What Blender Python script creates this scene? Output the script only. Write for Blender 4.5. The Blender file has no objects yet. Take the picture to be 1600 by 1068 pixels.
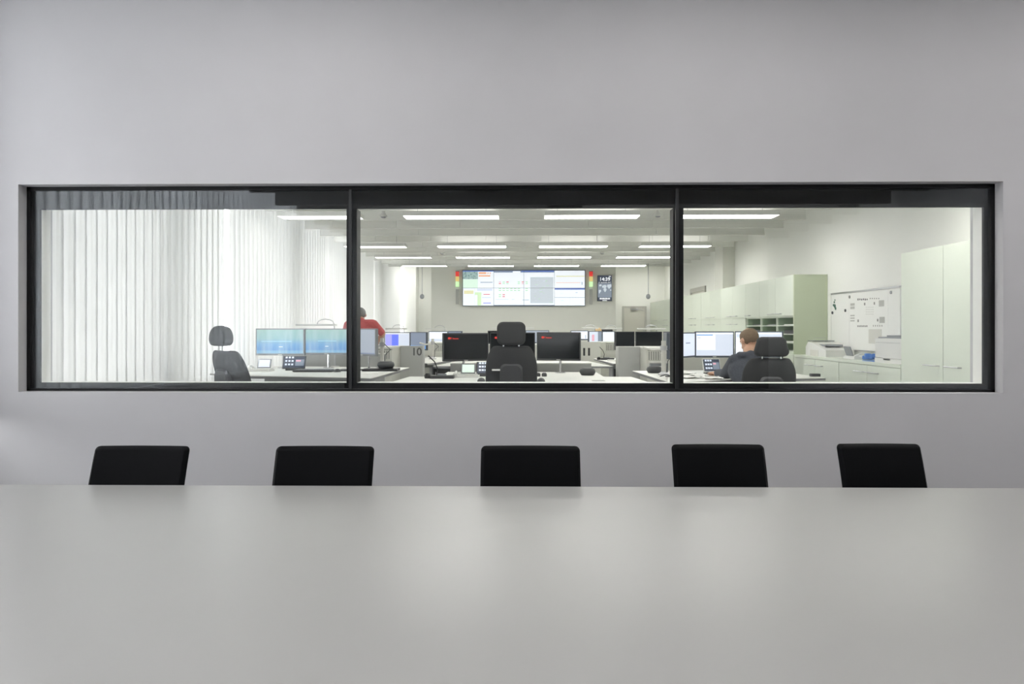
import bpy, bmesh, math, random
from mathutils import Vector, Matrix
random.seed(7)
C = bpy.context.scene.collection
PI = math.pi
# ------------------------------------------------------------------ camera, world, exposure
F, H = 1090.0, 1.41
YAW = math.radians(0.893)
cam_d = bpy.data.cameras.new('camera'); cam = bpy.data.objects.new('camera', cam_d); C.objects.link(cam)
cam.location = (0, 0, H); cam.rotation_euler = (PI / 2, 0, YAW)
cam_d.sensor_width = 36; cam_d.lens = F * 36 / 1600; cam_d.shift_y = -22 / 1600
cam_d.clip_start = 0.02; cam_d.clip_end = 200
bpy.context.scene.camera = cam
sc = bpy.context.scene
sc.view_settings.view_transform = 'Standard'; sc.view_settings.look = 'None'
sc.view_settings.exposure = 0.0; sc.view_settings.gamma = 1; sc.view_settings.use_curve_mapping = False
sc.cycles.use_denoising = True; sc.cycles.use_adaptive_sampling = False
sc.cycles.max_bounces = 10; sc.cycles.diffuse_bounces = 6; sc.cycles.glossy_bounces = 4
sc.cycles.transparent_max_bounces = 12; sc.cycles.transmission_bounces = 6
sc.cycles.sample_clamp_indirect = 6; sc.cycles.caustics_reflective = False; sc.cycles.caustics_refractive = False
w = bpy.data.worlds.new('overcast_sky'); sc.world = w; w.use_nodes = True
nt = w.node_tree; bg = nt.nodes['Background']
SKY = 15.0
tc = nt.nodes.new('ShaderNodeTexCoord'); sp = nt.nodes.new('ShaderNodeSeparateXYZ'); cr = nt.nodes.new('ShaderNodeValToRGB')
nt.links.new(tc.outputs['Generated'], sp.inputs[0]); nt.links.new(sp.outputs['Z'], cr.inputs[0])
cr.color_ramp.elements[0].color = (0.94, 0.95, 0.965, 1); cr.color_ramp.elements[1].color = (0.97, 0.98, 0.99, 1)
nt.links.new(cr.outputs[0], bg.inputs['Color']); bg.inputs['Strength'].default_value = SKY
LIGHT_E = 20.0
MEET_FILL_E = 14.5      # strength of the unseen fill luminaires added to the meeting room      # strength of the control room luminaires

FW = Vector((-math.sin(YAW), math.cos(YAW), 0)); RT = Vector((math.cos(YAW), math.sin(YAW), 0))
def at(px, py, Y):
    d = FW + RT * ((px - 800) / F) + Vector((0, 0, (512 - py) / F))
    d *= Y / d.y
    return Vector((d.x, Y, H + d.z))
def X(px, Y): return at(px, 512, Y).x

# ------------------------------------------------------------------ materials
M = {}
def mat(name, col, rough=0.5, metal=0.0, emit=None, es=1.0, coat=0.0, noise=0.0, nscale=60, spec=0.5, bump=0.0):
    m = bpy.data.materials.new(name); m.use_nodes = True; n = m.node_tree; b = n.nodes['Principled BSDF']
    b.inputs['Base Color'].default_value = (*col, 1); b.inputs['Roughness'].default_value = rough
    b.inputs['Metallic'].default_value = metal; b.inputs['Coat Weight'].default_value = coat
    b.inputs['Specular IOR Level'].default_value = spec
    if emit:
        b.inputs['Emission Color'].default_value = (*emit, 1); b.inputs['Emission Strength'].default_value = es
    if noise or bump:
        t = n.nodes.new('ShaderNodeTexCoord'); z = n.nodes.new('ShaderNodeTexNoise'); z.inputs['Scale'].default_value = nscale
        z.inputs['Detail'].default_value = 4
        n.links.new(t.outputs['Object'], z.inputs['Vector'])
        if noise:
            r = n.nodes.new('ShaderNodeValToRGB')
            r.color_ramp.elements[0].color = tuple(c * (1 - noise) for c in col) + (1,)
            r.color_ramp.elements[1].color = tuple(min(1, c * (1 + noise)) for c in col) + (1,)
            r.color_ramp.elements[0].position = .3; r.color_ramp.elements[1].position = .7
            n.links.new(z.outputs['Fac'], r.inputs[0]); n.links.new(r.outputs[0], b.inputs['Base Color'])
        if bump:
            u = n.nodes.new('ShaderNodeBump'); u.inputs['Strength'].default_value = bump; u.inputs['Distance'].default_value = .002
            n.links.new(z.outputs['Fac'], u.inputs['Height']); n.links.new(u.outputs[0], b.inputs['Normal'])
    M[name] = m; return m
def emat(name, col, s=1.0):                       # a lit area of a screen or lamp
    return mat(name, tuple(c * .3 for c in col), 0.3, emit=col, es=s)
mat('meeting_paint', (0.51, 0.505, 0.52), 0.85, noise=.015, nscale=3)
mat('meeting_white', (0.80, 0.80, 0.80), 0.85, noise=.01, nscale=3)
mat('carpet', (0.34, 0.34, 0.35), 0.95, noise=.2, nscale=300)
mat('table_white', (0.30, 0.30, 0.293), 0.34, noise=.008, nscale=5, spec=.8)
mat('leather', (0.004, 0.0042, 0.005), 0.5, bump=.15, nscale=500, spec=.05)
mat('frame_black', (0.008, 0.008, 0.009), 0.5, spec=.2)
mat('chrome', (0.7, 0.7, 0.72), 0.18, 1.0)
mat('steel_grey', (0.5, 0.5, 0.52), 0.35, 0.8)
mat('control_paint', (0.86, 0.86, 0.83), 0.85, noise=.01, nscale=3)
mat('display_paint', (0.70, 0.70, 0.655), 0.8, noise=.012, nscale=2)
mat('baffle', (0.82, 0.82, 0.79), 0.95, noise=.07, nscale=160, bump=.3)
mat('meeting_shade_grey', (0.20, 0.20, 0.20), 0.95, noise=.1, nscale=160)  # shade put into the colour so the mirrored window head stays dark
mat('baffle_edge', (0.8, 0.8, 0.77), 0.9)
mat('control_floor', (0.52, 0.53, 0.53), 0.6, noise=.06, nscale=150)
mat('desk_white', (0.78, 0.785, 0.75), 0.4, noise=.006, nscale=8)
mat('desk_edge', (0.23, 0.23, 0.24), 0.5)
mat('cab_green', (0.66, 0.71, 0.60), 0.45, noise=.006, nscale=4)
mat('cab_front', (0.69, 0.735, 0.645), 0.35, noise=.006, nscale=4)
mat('cab_side', (0.55, 0.61, 0.45), 0.5, noise=.01, nscale=4)
mat('cab_inside', (0.40, 0.51, 0.38), 0.55)
mat('seam', (0.25, 0.27, 0.22), 0.8)
mat('part_grey', (0.42, 0.425, 0.41), 0.6, noise=.02, nscale=40)
mat('part_light', (0.60, 0.60, 0.55), 0.6, noise=.01, nscale=40)
mat('slot_grey', (0.25, 0.25, 0.235), 0.8)
mat('plastic_black', (0.014, 0.015, 0.017), 0.35)
mat('plastic_dark', (0.045, 0.047, 0.05), 0.45)
mat('plastic_grey', (0.25, 0.26, 0.28), 0.45)
mat('plastic_white', (0.72, 0.72, 0.70), 0.4)
mat('plastic_beige', (0.62, 0.61, 0.57), 0.45)
mat('glass_dark', (0.008, 0.010, 0.012), 0.12)
mat('bezel_blue', (0.07, 0.085, 0.11), 0.4)
mat('chair_fabric', (0.035, 0.036, 0.038), 0.9, noise=.25, nscale=400, bump=.3)
mat('chair_shell', (0.04, 0.041, 0.045), 0.55)
mat('red_shirt', (0.46, 0.09, 0.095), 0.9, noise=.12, nscale=60, bump=.2)
mat('hoodie', (0.068, 0.074, 0.092), 0.95, noise=.2, nscale=90, bump=.3)
mat('trousers', (0.03, 0.035, 0.05), 0.9)
mat('skin', (0.60, 0.36, 0.25), 0.55, noise=.04, nscale=40)
mat('skin_scalp', (0.50, 0.34, 0.24), 0.5)
mat('hair_brown', (0.19, 0.135, 0.09), 0.8, noise=.35, nscale=160)
mat('hair_grey', (0.20, 0.20, 0.20), 0.8, noise=.3, nscale=160)
mat('hair_fair', (0.50, 0.36, 0.20), 0.8, noise=.25, nscale=160)
mat('paper', (0.82, 0.82, 0.80), 0.7)
mat('paper_grey', (0.45, 0.45, 0.43), 0.7)
mat('ink', (0.06, 0.06, 0.07), 0.7)
mat('ink_green', (0.05, 0.14, 0.10), 0.7)
mat('digit_black', (0.015, 0.015, 0.015), 0.5)
mat('digit_grey', (0.09, 0.09, 0.09), 0.5)
mat('blue_plastic', (0.07, 0.20, 0.55), 0.4)
mat('door_paint', (0.62, 0.60, 0.55), 0.6)
mat('door_frame', (0.50, 0.49, 0.46), 0.5)
mat('facade', (0.80, 0.79, 0.76), 0.9)
emat('lamp_on', (1.0, 0.985, 0.94), LIGHT_E); emat('lamp_up_fill', (1.0, 0.985, 0.94), LIGHT_E * .10); emat('lamp_dim', (1.0, 0.985, 0.94), LIGHT_E * .18); emat('lamp_meeting_fill', (1.0, 0.97, 0.95), MEET_FILL_E)  # the upward and meeting room glows are added fill
emat('lens_red', (0.80, 0.05, 0.04), 0.75); emat('lens_amber', (0.80, 0.62, 0.22), 0.8); emat('lens_green', (0.62, 0.95, 0.50), 0.95)
emat('s_white', (0.90, 0.94, 1.0), 0.95); emat('s_pale', (0.74, 0.80, 0.93), .85); emat('s_grey', (0.50, 0.55, 0.65), .6)
emat('s_dimblue', (0.30, 0.36, 0.46), .55)
emat('s_blue', (0.16, 0.22, 0.95), .95); emat('s_violet', (0.42, 0.42, 0.98), .9); emat('s_navy', (0.12, 0.20, 0.55), .8)
emat('s_sky', (0.10, 0.38, 0.85), .8); emat('s_cyan', (0.45, 0.80, 0.95), .8)
emat('s_green', (0.45, 0.80, 0.42), .85); emat('s_mint', (0.75, 0.95, 0.80), .9); emat('s_lime', (0.72, 0.92, 0.60), .85)
emat('s_red', (0.75, 0.06, 0.09), .8); emat('s_pink', (0.85, 0.45, 0.55), .8); emat('s_orange', (0.95, 0.50, 0.30), .85)
emat('s_yellow', (0.85, 0.82, 0.50), .85); emat('s_line', (0.30, 0.36, 0.52), .6); emat('s_map', (0.62, 0.68, 0.74), .85)
emat('s_logo', (0.80, 0.05, 0.03), .8)
emat('s_text', (0.95, 0.97, 1.0), 1.0); emat('s_night', (0.05, 0.07, 0.12), .5)
def aerial():                                     # aerial photograph shown on the video wall
    m = emat('s_aerial', (0.2, 0.35, 0.33), .8); n = m.node_tree; b = n.nodes['Principled BSDF']
    t = n.nodes.new('ShaderNodeTexCoord'); z = n.nodes.new('ShaderNodeTexVoronoi'); z.inputs['Scale'].default_value = 22
    r = n.nodes.new('ShaderNodeValToRGB'); r.color_ramp.elements[0].color = (0.06, 0.16, 0.15, 1); r.color_ramp.elements[1].color = (0.45, 0.60, 0.58, 1)
    n.links.new(t.outputs['Object'], z.inputs['Vector']); n.links.new(z.outputs['Distance'], r.inputs[0])
    r.color_ramp.elements[1].position = .6
    n.links.new(r.outputs[0], b.inputs['Emission Color'])
aerial()
def wallpaper():                                  # green to blue desktop picture with light streaks (object coordinates of the screen)
    m = emat('s_wallpaper', (0.2, 0.5, 0.8), .55); n = m.node_tree; b = n.nodes['Principled BSDF']
    t = n.nodes.new('ShaderNodeTexCoord'); s = n.nodes.new('ShaderNodeSeparateXYZ'); n.links.new(t.outputs['Object'], s.inputs[0])
    mr = n.nodes.new('ShaderNodeMapRange'); mr.inputs['From Min'].default_value = -.16; mr.inputs['From Max'].default_value = .16
    n.links.new(s.outputs['Z'], mr.inputs['Value'])
    r = n.nodes.new('ShaderNodeValToRGB'); e = r.color_ramp.elements
    e[0].position = 0; e[0].color = (0.30, 0.62, 0.88, 1); e[1].position = 1; e[1].color = (0.50, 0.72, 0.48, 1)
    for p, c in ((.18, (0.24, 0.55, 0.85, 1)), (.22, (0.08, 0.28, 0.78, 1)), (.42, (0.16, 0.42, 0.80, 1)), (.62, (0.40, 0.66, 0.58, 1))):
        k = e.new(p); k.color = c
    n.links.new(mr.outputs[0], r.inputs[0])
    mp = n.nodes.new('ShaderNodeMapping'); mp.inputs['Scale'].default_value = (16, 1, 2.2); mp.inputs['Rotation'].default_value = (0, .5, 0)
    z = n.nodes.new('ShaderNodeTexNoise'); z.inputs['Scale'].default_value = 1.0
    n.links.new(t.outputs['Object'], mp.inputs[0]); n.links.new(mp.outputs[0], z.inputs['Vector'])
    mx = n.nodes.new('ShaderNodeMix'); mx.data_type = 'RGBA'; mx.blend_type = 'SCREEN'
    sc_ = n.nodes.new('ShaderNodeMath'); sc_.operation = 'MULTIPLY_ADD'; sc_.inputs[1].default_value = 1.6; sc_.inputs[2].default_value = -.6
    sc_.use_clamp = True
    n.links.new(z.outputs['Fac'], sc_.inputs[0]); n.links.new(sc_.outputs[0], mx.inputs['Factor'])
    n.links.new(r.outputs[0], mx.inputs['A']); mx.inputs['B'].default_value = (0.8, 1.0, 0.8, 1)
    n.links.new(mx.outputs['Result'], b.inputs['Emission Color'])
wallpaper()
def brick():
    m = M['facade']; n = m.node_tree; b = n.nodes['Principled BSDF']; t = n.nodes.new('ShaderNodeTexCoord')
    mp = n.nodes.new('ShaderNodeMapping'); mp.inputs['Rotation'].default_value = (PI / 2, 0, PI / 2)
    k = n.nodes.new('ShaderNodeTexBrick'); k.inputs['Color1'].default_value = (0.82, 0.81, 0.78, 1); k.inputs['Color2'].default_value = (0.76, 0.76, 0.73, 1)
    k.inputs['Mortar'].default_value = (0.5, 0.5, 0.5, 1); k.inputs['Scale'].default_value = 1.2; k.inputs['Mortar Size'].default_value = .02
    n.links.new(t.outputs['Object'], mp.inputs[0]); n.links.new(mp.outputs[0], k.inputs[0]); n.links.new(k.outputs[0], b.inputs['Base Color'])
brick()
def slatmat(name, col, tr):                       # fabric: diffuse front, light shines through
    m = bpy.data.materials.new(name); m.use_nodes = True; n = m.node_tree; n.nodes.clear()
    o = n.nodes.new('ShaderNodeOutputMaterial'); mx = n.nodes.new('ShaderNodeMixShader'); d = n.nodes.new('ShaderNodeBsdfDiffuse'); t = n.nodes.new('ShaderNodeBsdfTranslucent')
    d.inputs[0].default_value = (*col, 1); t.inputs[0].default_value = (*col, 1); mx.inputs[0].default_value = tr
    n.links.new(d.outputs[0], mx.inputs[1]); n.links.new(t.outputs[0], mx.inputs[2]); n.links.new(mx.outputs[0], o.inputs[0])
    M[name] = m
slatmat('blind_fabric', (0.76, 0.76, 0.755), 0.057)
slatmat('blind_fabric_meeting', (0.80, 0.805, 0.82), 0.28)
def glassmat():
    m = bpy.data.materials.new('window_glass'); m.use_nodes = True; n = m.node_tree; n.nodes.clear()
    o = n.nodes.new('ShaderNodeOutputMaterial'); mx = n.nodes.new('ShaderNodeMixShader'); g = n.nodes.new('ShaderNodeBsdfGlossy'); t = n.nodes.new('ShaderNodeBsdfTransparent')
    g.inputs['Roughness'].default_value = 0.0; g.inputs[0].default_value = (.9, .95, 1, 1); t.inputs[0].default_value = (.985, .99, .985, 1)
    lw = n.nodes.new('ShaderNodeLayerWeight'); lw.inputs[0].default_value = .5
    p = n.nodes.new('ShaderNodeMath'); p.operation = 'POWER'; p.inputs[1].default_value = 5
    q = n.nodes.new('ShaderNodeMath'); q.operation = 'MULTIPLY_ADD'; q.inputs[1].default_value = .96; q.inputs[2].default_value = .04
    n.links.new(lw.outputs['Facing'], p.inputs[0]); n.links.new(p.outputs[0], q.inputs[0]); n.links.new(q.outputs[0], mx.inputs[0])
    n.links.new(t.outputs[0], mx.inputs[1]); n.links.new(g.outputs[0], mx.inputs[2]); n.links.new(mx.outputs[0], o.inputs[0])
    M['window_glass'] = m
glassmat()

# ------------------------------------------------------------------ mesh builder
class MB:
    def __init__(s): s.bm = bmesh.new(); s.mats = []
    def mi(s, m):
        if m not in s.mats: s.mats.append(m)
        return s.mats.index(m)
    def faces(s, vs, fs, m):
        v = [s.bm.verts.new(p) for p in vs]; k = s.mi(m)
        for f in fs:
            try: fc = s.bm.faces.new([v[i] for i in f]); fc.material_index = k
            except ValueError: pass
        return s
    def box(s, x0, x1, y0, y1, z0, z1, m, T=None):
        vs = [Vector(p) for p in ((x0,y0,z0),(x1,y0,z0),(x1,y1,z0),(x0,y1,z0),(x0,y0,z1),(x1,y0,z1),(x1,y1,z1),(x0,y1,z1))]
        if T: vs = [T @ v for v in vs]
        return s.faces(vs, ((3,2,1,0),(4,5,6,7),(0,1,5,4),(1,2,6,5),(2,3,7,6),(3,0,4,7)), m)
    def prism(s, pts, z0, z1, m, T=None):         # pts (x, y) counter-clockwise, extruded in z
        n = len(pts); vs = [Vector((x, y, z0)) for x, y in pts] + [Vector((x, y, z1)) for x, y in pts]
        if T: vs = [T @ v for v in vs]
        fs = [tuple(range(n - 1, -1, -1)), tuple(range(n, 2 * n))] + [(i, (i + 1) % n, n + (i + 1) % n, n + i) for i in range(n)]
        return s.faces(vs, fs, m)
    def rbox(s, x0, x1, y0, y1, z0, z1, r, m, T=None, seg=5, axis='y'):   # box whose outline seen along the axis has rounded corners
        if axis == 'y': a0, a1, b0, b1, c0, c1 = x0, x1, z0, z1, y0, y1
        elif axis == 'z': a0, a1, b0, b1, c0, c1 = x0, x1, y0, y1, z0, z1
        else: a0, a1, b0, b1, c0, c1 = y0, y1, z0, z1, x0, x1
        pts = []
        for cx, cy, st in ((a1 - r, b0 + r, -PI / 2), (a1 - r, b1 - r, 0), (a0 + r, b1 - r, PI / 2), (a0 + r, b0 + r, PI)):
            for k in range(seg + 1):
                t = st + PI / 2 * k / seg; pts.append((cx + r * math.cos(t), cy + r * math.sin(t)))
        def mk(p, c): return Vector((p[0], c, p[1])) if axis == 'y' else Vector((p[0], p[1], c)) if axis == 'z' else Vector((c, p[0], p[1]))
        n = len(pts); e = min(r * .3, abs(c1 - c0) * .25); vs = []
        ca, cb = (a0 + a1) / 2, (b0 + b1) / 2
        def sh(p): return (p[0] - e * (1 if p[0] > ca else -1), p[1] - e * (1 if p[1] > cb else -1))
        for c, f in ((c0, sh), (c0 + e, None), (c1 - e, None), (c1, sh)):
            for p in pts: vs.append(mk(f(p) if f else p, c))
        if T: vs = [T @ v for v in vs]
        fs = [tuple(range(n)), tuple(range(4 * n - 1, 3 * n - 1, -1))]
        for L in range(3):
            for i in range(n): fs.append((L * n + i, (L + 1) * n + i, (L + 1) * n + (i + 1) % n, L * n + (i + 1) % n))
        return s.faces(vs, fs, m)
    def tube(s, pts, r, m, seg=8, T=None, r2=None):
        pts = [Vector(p) for p in pts]; n = len(pts); rings = []
        up = None
        for i, p in enumerate(pts):
            d = (pts[min(i + 1, n - 1)] - pts[max(i - 1, 0)]).normalized()
            a = d.cross(Vector((0, 0, 1)) if abs(d.z) < .95 else Vector((1, 0, 0))) if up is None else up - d * up.dot(d)
            a.normalize(); up = a; b = d.cross(a)
            rr = r if r2 is None else r + (r2 - r) * i / (n - 1)
            rings.append([p + (a * math.cos(2 * PI * k / seg) + b * math.sin(2 * PI * k / seg)) * rr for k in range(seg)])
        vs = [v for ring in rings for v in ring]
        if T: vs = [T @ v for v in vs]
        fs = [tuple(range(seg - 1, -1, -1)), tuple(range((n - 1) * seg, n * seg))]
        for i in range(n - 1):
            for k in range(seg): fs.append((i * seg + k, i * seg + (k + 1) % seg, (i + 1) * seg + (k + 1) % seg, (i + 1) * seg + k))
        return s.faces(vs, fs, m)
    def lathe(s, prof, m, c=(0, 0, 0), seg=20, T=None, sx=1, sy=1):   # prof: (radius, z) from bottom to top
        vs = []; n = len(prof)
        for r, z in prof:
            for k in range(seg): vs.append(Vector((c[0] + sx * r * math.cos(2 * PI * k / seg), c[1] + sy * r * math.sin(2 * PI * k / seg), c[2] + z)))
        if T: vs = [T @ v for v in vs]
        fs = [tuple(range(seg - 1, -1, -1)), tuple(range((n - 1) * seg, n * seg))]
        for i in range(n - 1):
            for k in range(seg): fs.append((i * seg + k, i * seg + (k + 1) % seg, (i + 1) * seg + (k + 1) % seg, (i + 1) * seg + k))
        return s.faces(vs, fs, m)
    def hull(s, p0, p1, r0, r1, m, seg=10):       # tapered capsule
        b = bmesh.new()
        for p, r in ((p0, r0), (p1, r1)):
            bmesh.ops.create_icosphere(b, subdivisions=2, radius=r, matrix=Matrix.Translation(p))
        res = bmesh.ops.convex_hull(b, input=b.verts[:])
        bad = [v for v in b.verts if not v.link_faces]
        bmesh.ops.delete(b, geom=[g for g in res['geom_interior'] if isinstance(g, bmesh.types.BMVert)], context='VERTS')
        b.verts.index_update(); idx = {v: i for i, v in enumerate(b.verts)}
        vs = [v.co.copy() for v in b.verts]; fs = [tuple(idx[v] for v in f.verts) for f in b.faces]; b.free()
        return s.faces(vs, fs, m)
    def ell(s, c, rx, ry, rz, m, T=None):
        b = bmesh.new(); bmesh.ops.create_icosphere(b, subdivisions=3, radius=1)
        R = (T or Matrix.Identity(4))
        idx = {v: i for i, v in enumerate(b.verts)}
        vs = [Vector(c) + (R @ Vector((v.co.x * rx, v.co.y * ry, v.co.z * rz))) for v in b.verts]
        fs = [tuple(idx[v] for v in f.verts) for f in b.faces]; b.free()
        return s.faces(vs, fs, m)
    def pillow(s, out, yc, th, m, layers=6):      # cushion: outline (x, z) about its centre, swelling along y
        cx = sum(p[0] for p in out) / len(out); cz = sum(p[1] for p in out) / len(out); vs = []; n = len(out)
        for k in range(layers + 1):
            a = -PI / 2 + PI * k / layers; q = .80 + .20 * math.cos(a) ** .6 if abs(math.cos(a)) > 1e-6 else .80
            for p in out: vs.append(Vector((cx + (p[0] - cx) * q, yc + math.sin(a) * th / 2, cz + (p[1] - cz) * q)))
        fs = [tuple(range(n)), tuple(range((layers + 1) * n - 1, layers * n - 1, -1))] + [(k * n + i, (k + 1) * n + i, (k + 1) * n + (i + 1) % n, k * n + (i + 1) % n) for k in range(layers) for i in range(n)]
        return s.faces(vs, fs, m)
    def mesh(s, name, smooth=False):
        me = bpy.data.meshes.new(name); bmesh.ops.recalc_face_normals(s.bm, faces=s.bm.faces[:])
        s.bm.to_mesh(me); s.bm.free()
        for k in s.mats: me.materials.append(M[k])
        if smooth:
            for p in me.polygons: p.use_smooth = True
        return me
    def build(s, name, parent=None, loc=None, smooth=False, rz=0):
        o = bpy.data.objects.new(name, s.mesh(name, smooth)); C.objects.link(o)
        if parent: o.parent = parent
        if loc is not None: o.location = loc
        o.rotation_euler.z = rz
        return o
def autosmooth(o, ang=40):
    me = o.data
    for p in me.polygons: p.use_smooth = True
    me.set_sharp_from_angle(angle=math.radians(ang)); return o
def tag(o, label=None, cat=None, group=None, kind=None):
    if label: o['label'] = label
    if cat: o['category'] = cat
    if group: o['group'] = group
    if kind: o['kind'] = kind
    return o
def thing(name, label, cat, loc=(0, 0, 0), rz=0, group=None):
    o = bpy.data.objects.new(name, None); C.objects.link(o); o.location = loc; o.rotation_euler.z = rz
    o.empty_display_size = .1
    return tag(o, label, cat, group)
def struct(o): o['kind'] = 'structure'; return o
def kids(o): return [c for c in bpy.data.objects if c.parent == o]
def dup(root, loc=None, rz=None, label=None, group=None, parent=None):
    r = root.copy(); C.objects.link(r)
    if loc is not None: r.location = loc
    if rz is not None: r.rotation_euler.z = rz
    if label: r['label'] = label
    if group: r['group'] = group
    if parent: r.parent = parent
    for c in kids(root): dup(c, parent=r)
    return r
def text_mesh(s, size, m, extrude=.0015, align='CENTER', bold=0.0):
    cu = bpy.data.curves.new('text', 'FONT'); cu.body = s; cu.size = size; cu.extrude = extrude; cu.align_x = align; cu.align_y = 'CENTER'; cu.offset = bold
    o = bpy.data.objects.new('text', cu); C.objects.link(o)
    dg = bpy.context.evaluated_depsgraph_get(); me = bpy.data.meshes.new_from_object(o.evaluated_get(dg))
    bpy.data.objects.remove(o); bpy.data.curves.remove(cu)
    me.materials.clear(); me.materials.append(M[m]); return me
def text(name, s, size, m, parent, loc, rot=(PI / 2, 0, 0), **k):
    o = bpy.data.objects.new(name, text_mesh(s, size, m, **k)); C.objects.link(o); o.parent = parent; o.location = loc; o.rotation_euler = rot
    return o

# ------------------------------------------------------------------ the setting
D0, D1 = 4.10, 4.40                                # the wall between the rooms
FZ = 0.16                                          # raised floor of the control room
XL, XR = -3.30, 3.69
wl, wr = at(28.5, 300, D0).x, at(1567.5, 300, D0).x
wt, wb = at(800, 285.5, D0).z, at(800, 613.2, D0).z
b = MB()
b.box(-3.4, wl, D0, D1, -.1, 3.95, 'meeting_paint'); b.box(wr, 4.6, D0, D1, -.1, 3.95, 'meeting_paint')
b.box(wl, wr, D0, D1, wt, 3.95, 'meeting_paint'); b.box(wl, wr, D0, D1, -.1, wb, 'meeting_paint')
struct(b.build('wall_front'))
# meeting room shell
MY = -4.5
struct(MB().box(-3.5, 4.6, MY, D0, -.1, 0, 'carpet').build('floor'))
struct(MB().box(-3.5, 4.6, MY, D0, 3.95, 4.1, 'meeting_white').build('ceiling'))
struct(MB().box(-3.5, 4.6, MY - .1, MY, -.1, 4.1, 'meeting_shade_grey').build('wall_back'))  # same darkened grey as the baffles, shade put into the colour
struct(MB().box(4.5, 4.6, MY, D0, 0, 3.95, 'meeting_white').build('wall_right'))
b = MB()
b.box(-3.5, -3.30, MY, -4.3, 0, 3.95, 'meeting_white').box(-3.5, -3.30, 3.95, D0, 0, 3.95, 'meeting_white')
b.box(-3.5, -3.30, -4.3, 3.95, 3.45, 3.95, 'meeting_white').box(-3.5, -3.30, -4.3, 3.95, 0, .90, 'meeting_white')
struct(b.build('wall_left'))
# the meeting room's daylight window in wall_left: frame and panes behind the vertical blind
wn = bpy.data.objects.new('window_2', None); C.objects.link(wn); struct(wn); wn.location = (-3.42, 2, 0); WS = .90
b = MB()
for k in range(7): b.box(-.03, .03, -6.28 + k * 1.365, -6.22 + k * 1.365, WS, 3.45, 'steel_grey')
for z in (WS, 3.40): b.box(-.03, .03, -6.3, 1.95, z, z + .05, 'steel_grey')
b.build('window_frame', wn)
for i in range(6): MB().box(-.004, .004, -6.21 + i * 1.365, -4.93 + i * 1.365, WS + .05, 3.40, 'window_glass').build('pane', wn)
# control room shell
BY = 18.2
struct(MB().box(-3.5, XR + .15, D1, BY + .2, 0, FZ, 'control_floor').build('floor_control_room'))
struct(MB().box(-3.5, XR + .15, D1, BY + .2, 3.20, 3.4, 'control_paint').build('ceiling_control_room'))
struct(MB().box(XR, XR + .15, D1, BY + .2, FZ, 3.2, 'control_paint').build('wall_right_control_room'))
struct(MB().box(-3.5, XR, BY, BY + .2, FZ, 3.2, 'control_paint').build('wall_back_control_room'))
b = MB(); b.box(-3.5, XL, D1, BY, 3.0, 3.2, 'control_paint').box(-3.5, XL, D1, BY, FZ, FZ + .25, 'control_paint')
cols = [(D1, 4.55), (5.95, 6.42), (9.35, 9.75), (12.5, 12.85), (15.2, 15.6), (17.9, BY)]
for y0, y1 in cols: b.box(-3.5, XL, y0, y1, FZ + .25, 3.0, 'control_paint')
struct(b.build('wall_left_control_room'))
for i in range(5):
    y0, y1 = cols[i][1], cols[i + 1][0]
    wn = bpy.data.objects.new('window_%d' % (i + 3), None); C.objects.link(wn); struct(wn); wn.location = (-3.42, (y0 + y1) / 2, 0)
    h = (y1 - y0) / 2; b = MB()
    for y in (-h, h - .05): b.box(-.03, .03, y, y + .05, FZ + .25, 3.0, 'plastic_white')
    for z in (FZ + .25, 2.95): b.box(-.03, .03, -h, h, z, z + .05, 'plastic_white')
    b.build('window_frame', wn)
    MB().box(-.004, .004, -h + .05, h - .05, FZ + .3, 2.95, 'window_glass').build('pane', wn)
# display wall that carries the video wall
DY = 16.6
dx0, dx1 = X(673.8, DY), X(962, DY)
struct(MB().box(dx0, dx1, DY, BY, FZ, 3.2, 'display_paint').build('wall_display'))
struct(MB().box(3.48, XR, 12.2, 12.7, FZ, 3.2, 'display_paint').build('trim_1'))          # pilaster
struct(MB().box(X(622, 17.9), X(651, 17.9), 17.75, BY, FZ, 3.2, 'control_paint').build('trim_2'))
# back door
d = bpy.data.objects.new('door_1', None); C.objects.link(d); struct(d); q0, q1 = X(972, BY), X(1010, BY); zt = at(0, 478.5, BY).z
d.location = (0, BY, 0)
b = MB().box(q0, q0 + .05, -.03, -.001, FZ, zt, 'door_frame').box(q1 - .05, q1, -.03, -.001, FZ, zt, 'door_frame').box(q0 + .05, q1 - .05, -.03, -.001, zt - .05, zt, 'door_frame')
b.build('door_frame', d)
MB().box(q0 + .05, q1 - .05, -.015, -.001, FZ + .01, zt - .05, 'door_paint').build('door_leaf', d)
b = MB().box(q0 + .22, q0 + .42, -.06, -.016, zt - .10, zt - .07, 'steel_grey').tube([(q0 + .35, -.05, zt - .06), (q1 - .08, -.06, zt - .12)], .008, 'steel_grey'); b.build('door_closer', d)
MB().box(q1 - .09, q1 - .07, -.05, -.016, 1.2, 1.36, 'steel_grey').build('door_handle', d)
# door head in the right wall above the cabinets
d = bpy.data.objects.new('door_2', None); C.objects.link(d); struct(d); d.location = (XR, 0, 0)
ya, yb = 14.1, 15.35; zt = 1.41 + .235 * 3.69 * .98
b = MB().box(-.03, 0, ya, yb, zt - .09, zt, 'door_frame').box(-.03, 0, ya, ya + .09, FZ, zt - .09, 'door_frame').box(-.03, 0, yb - .09, yb, FZ, zt - .09, 'door_frame')
b.build('door_frame', d); MB().box(-.012, 0, ya + .09, yb - .09, FZ, zt - .09, 'door_paint').build('door_leaf', d)
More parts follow.
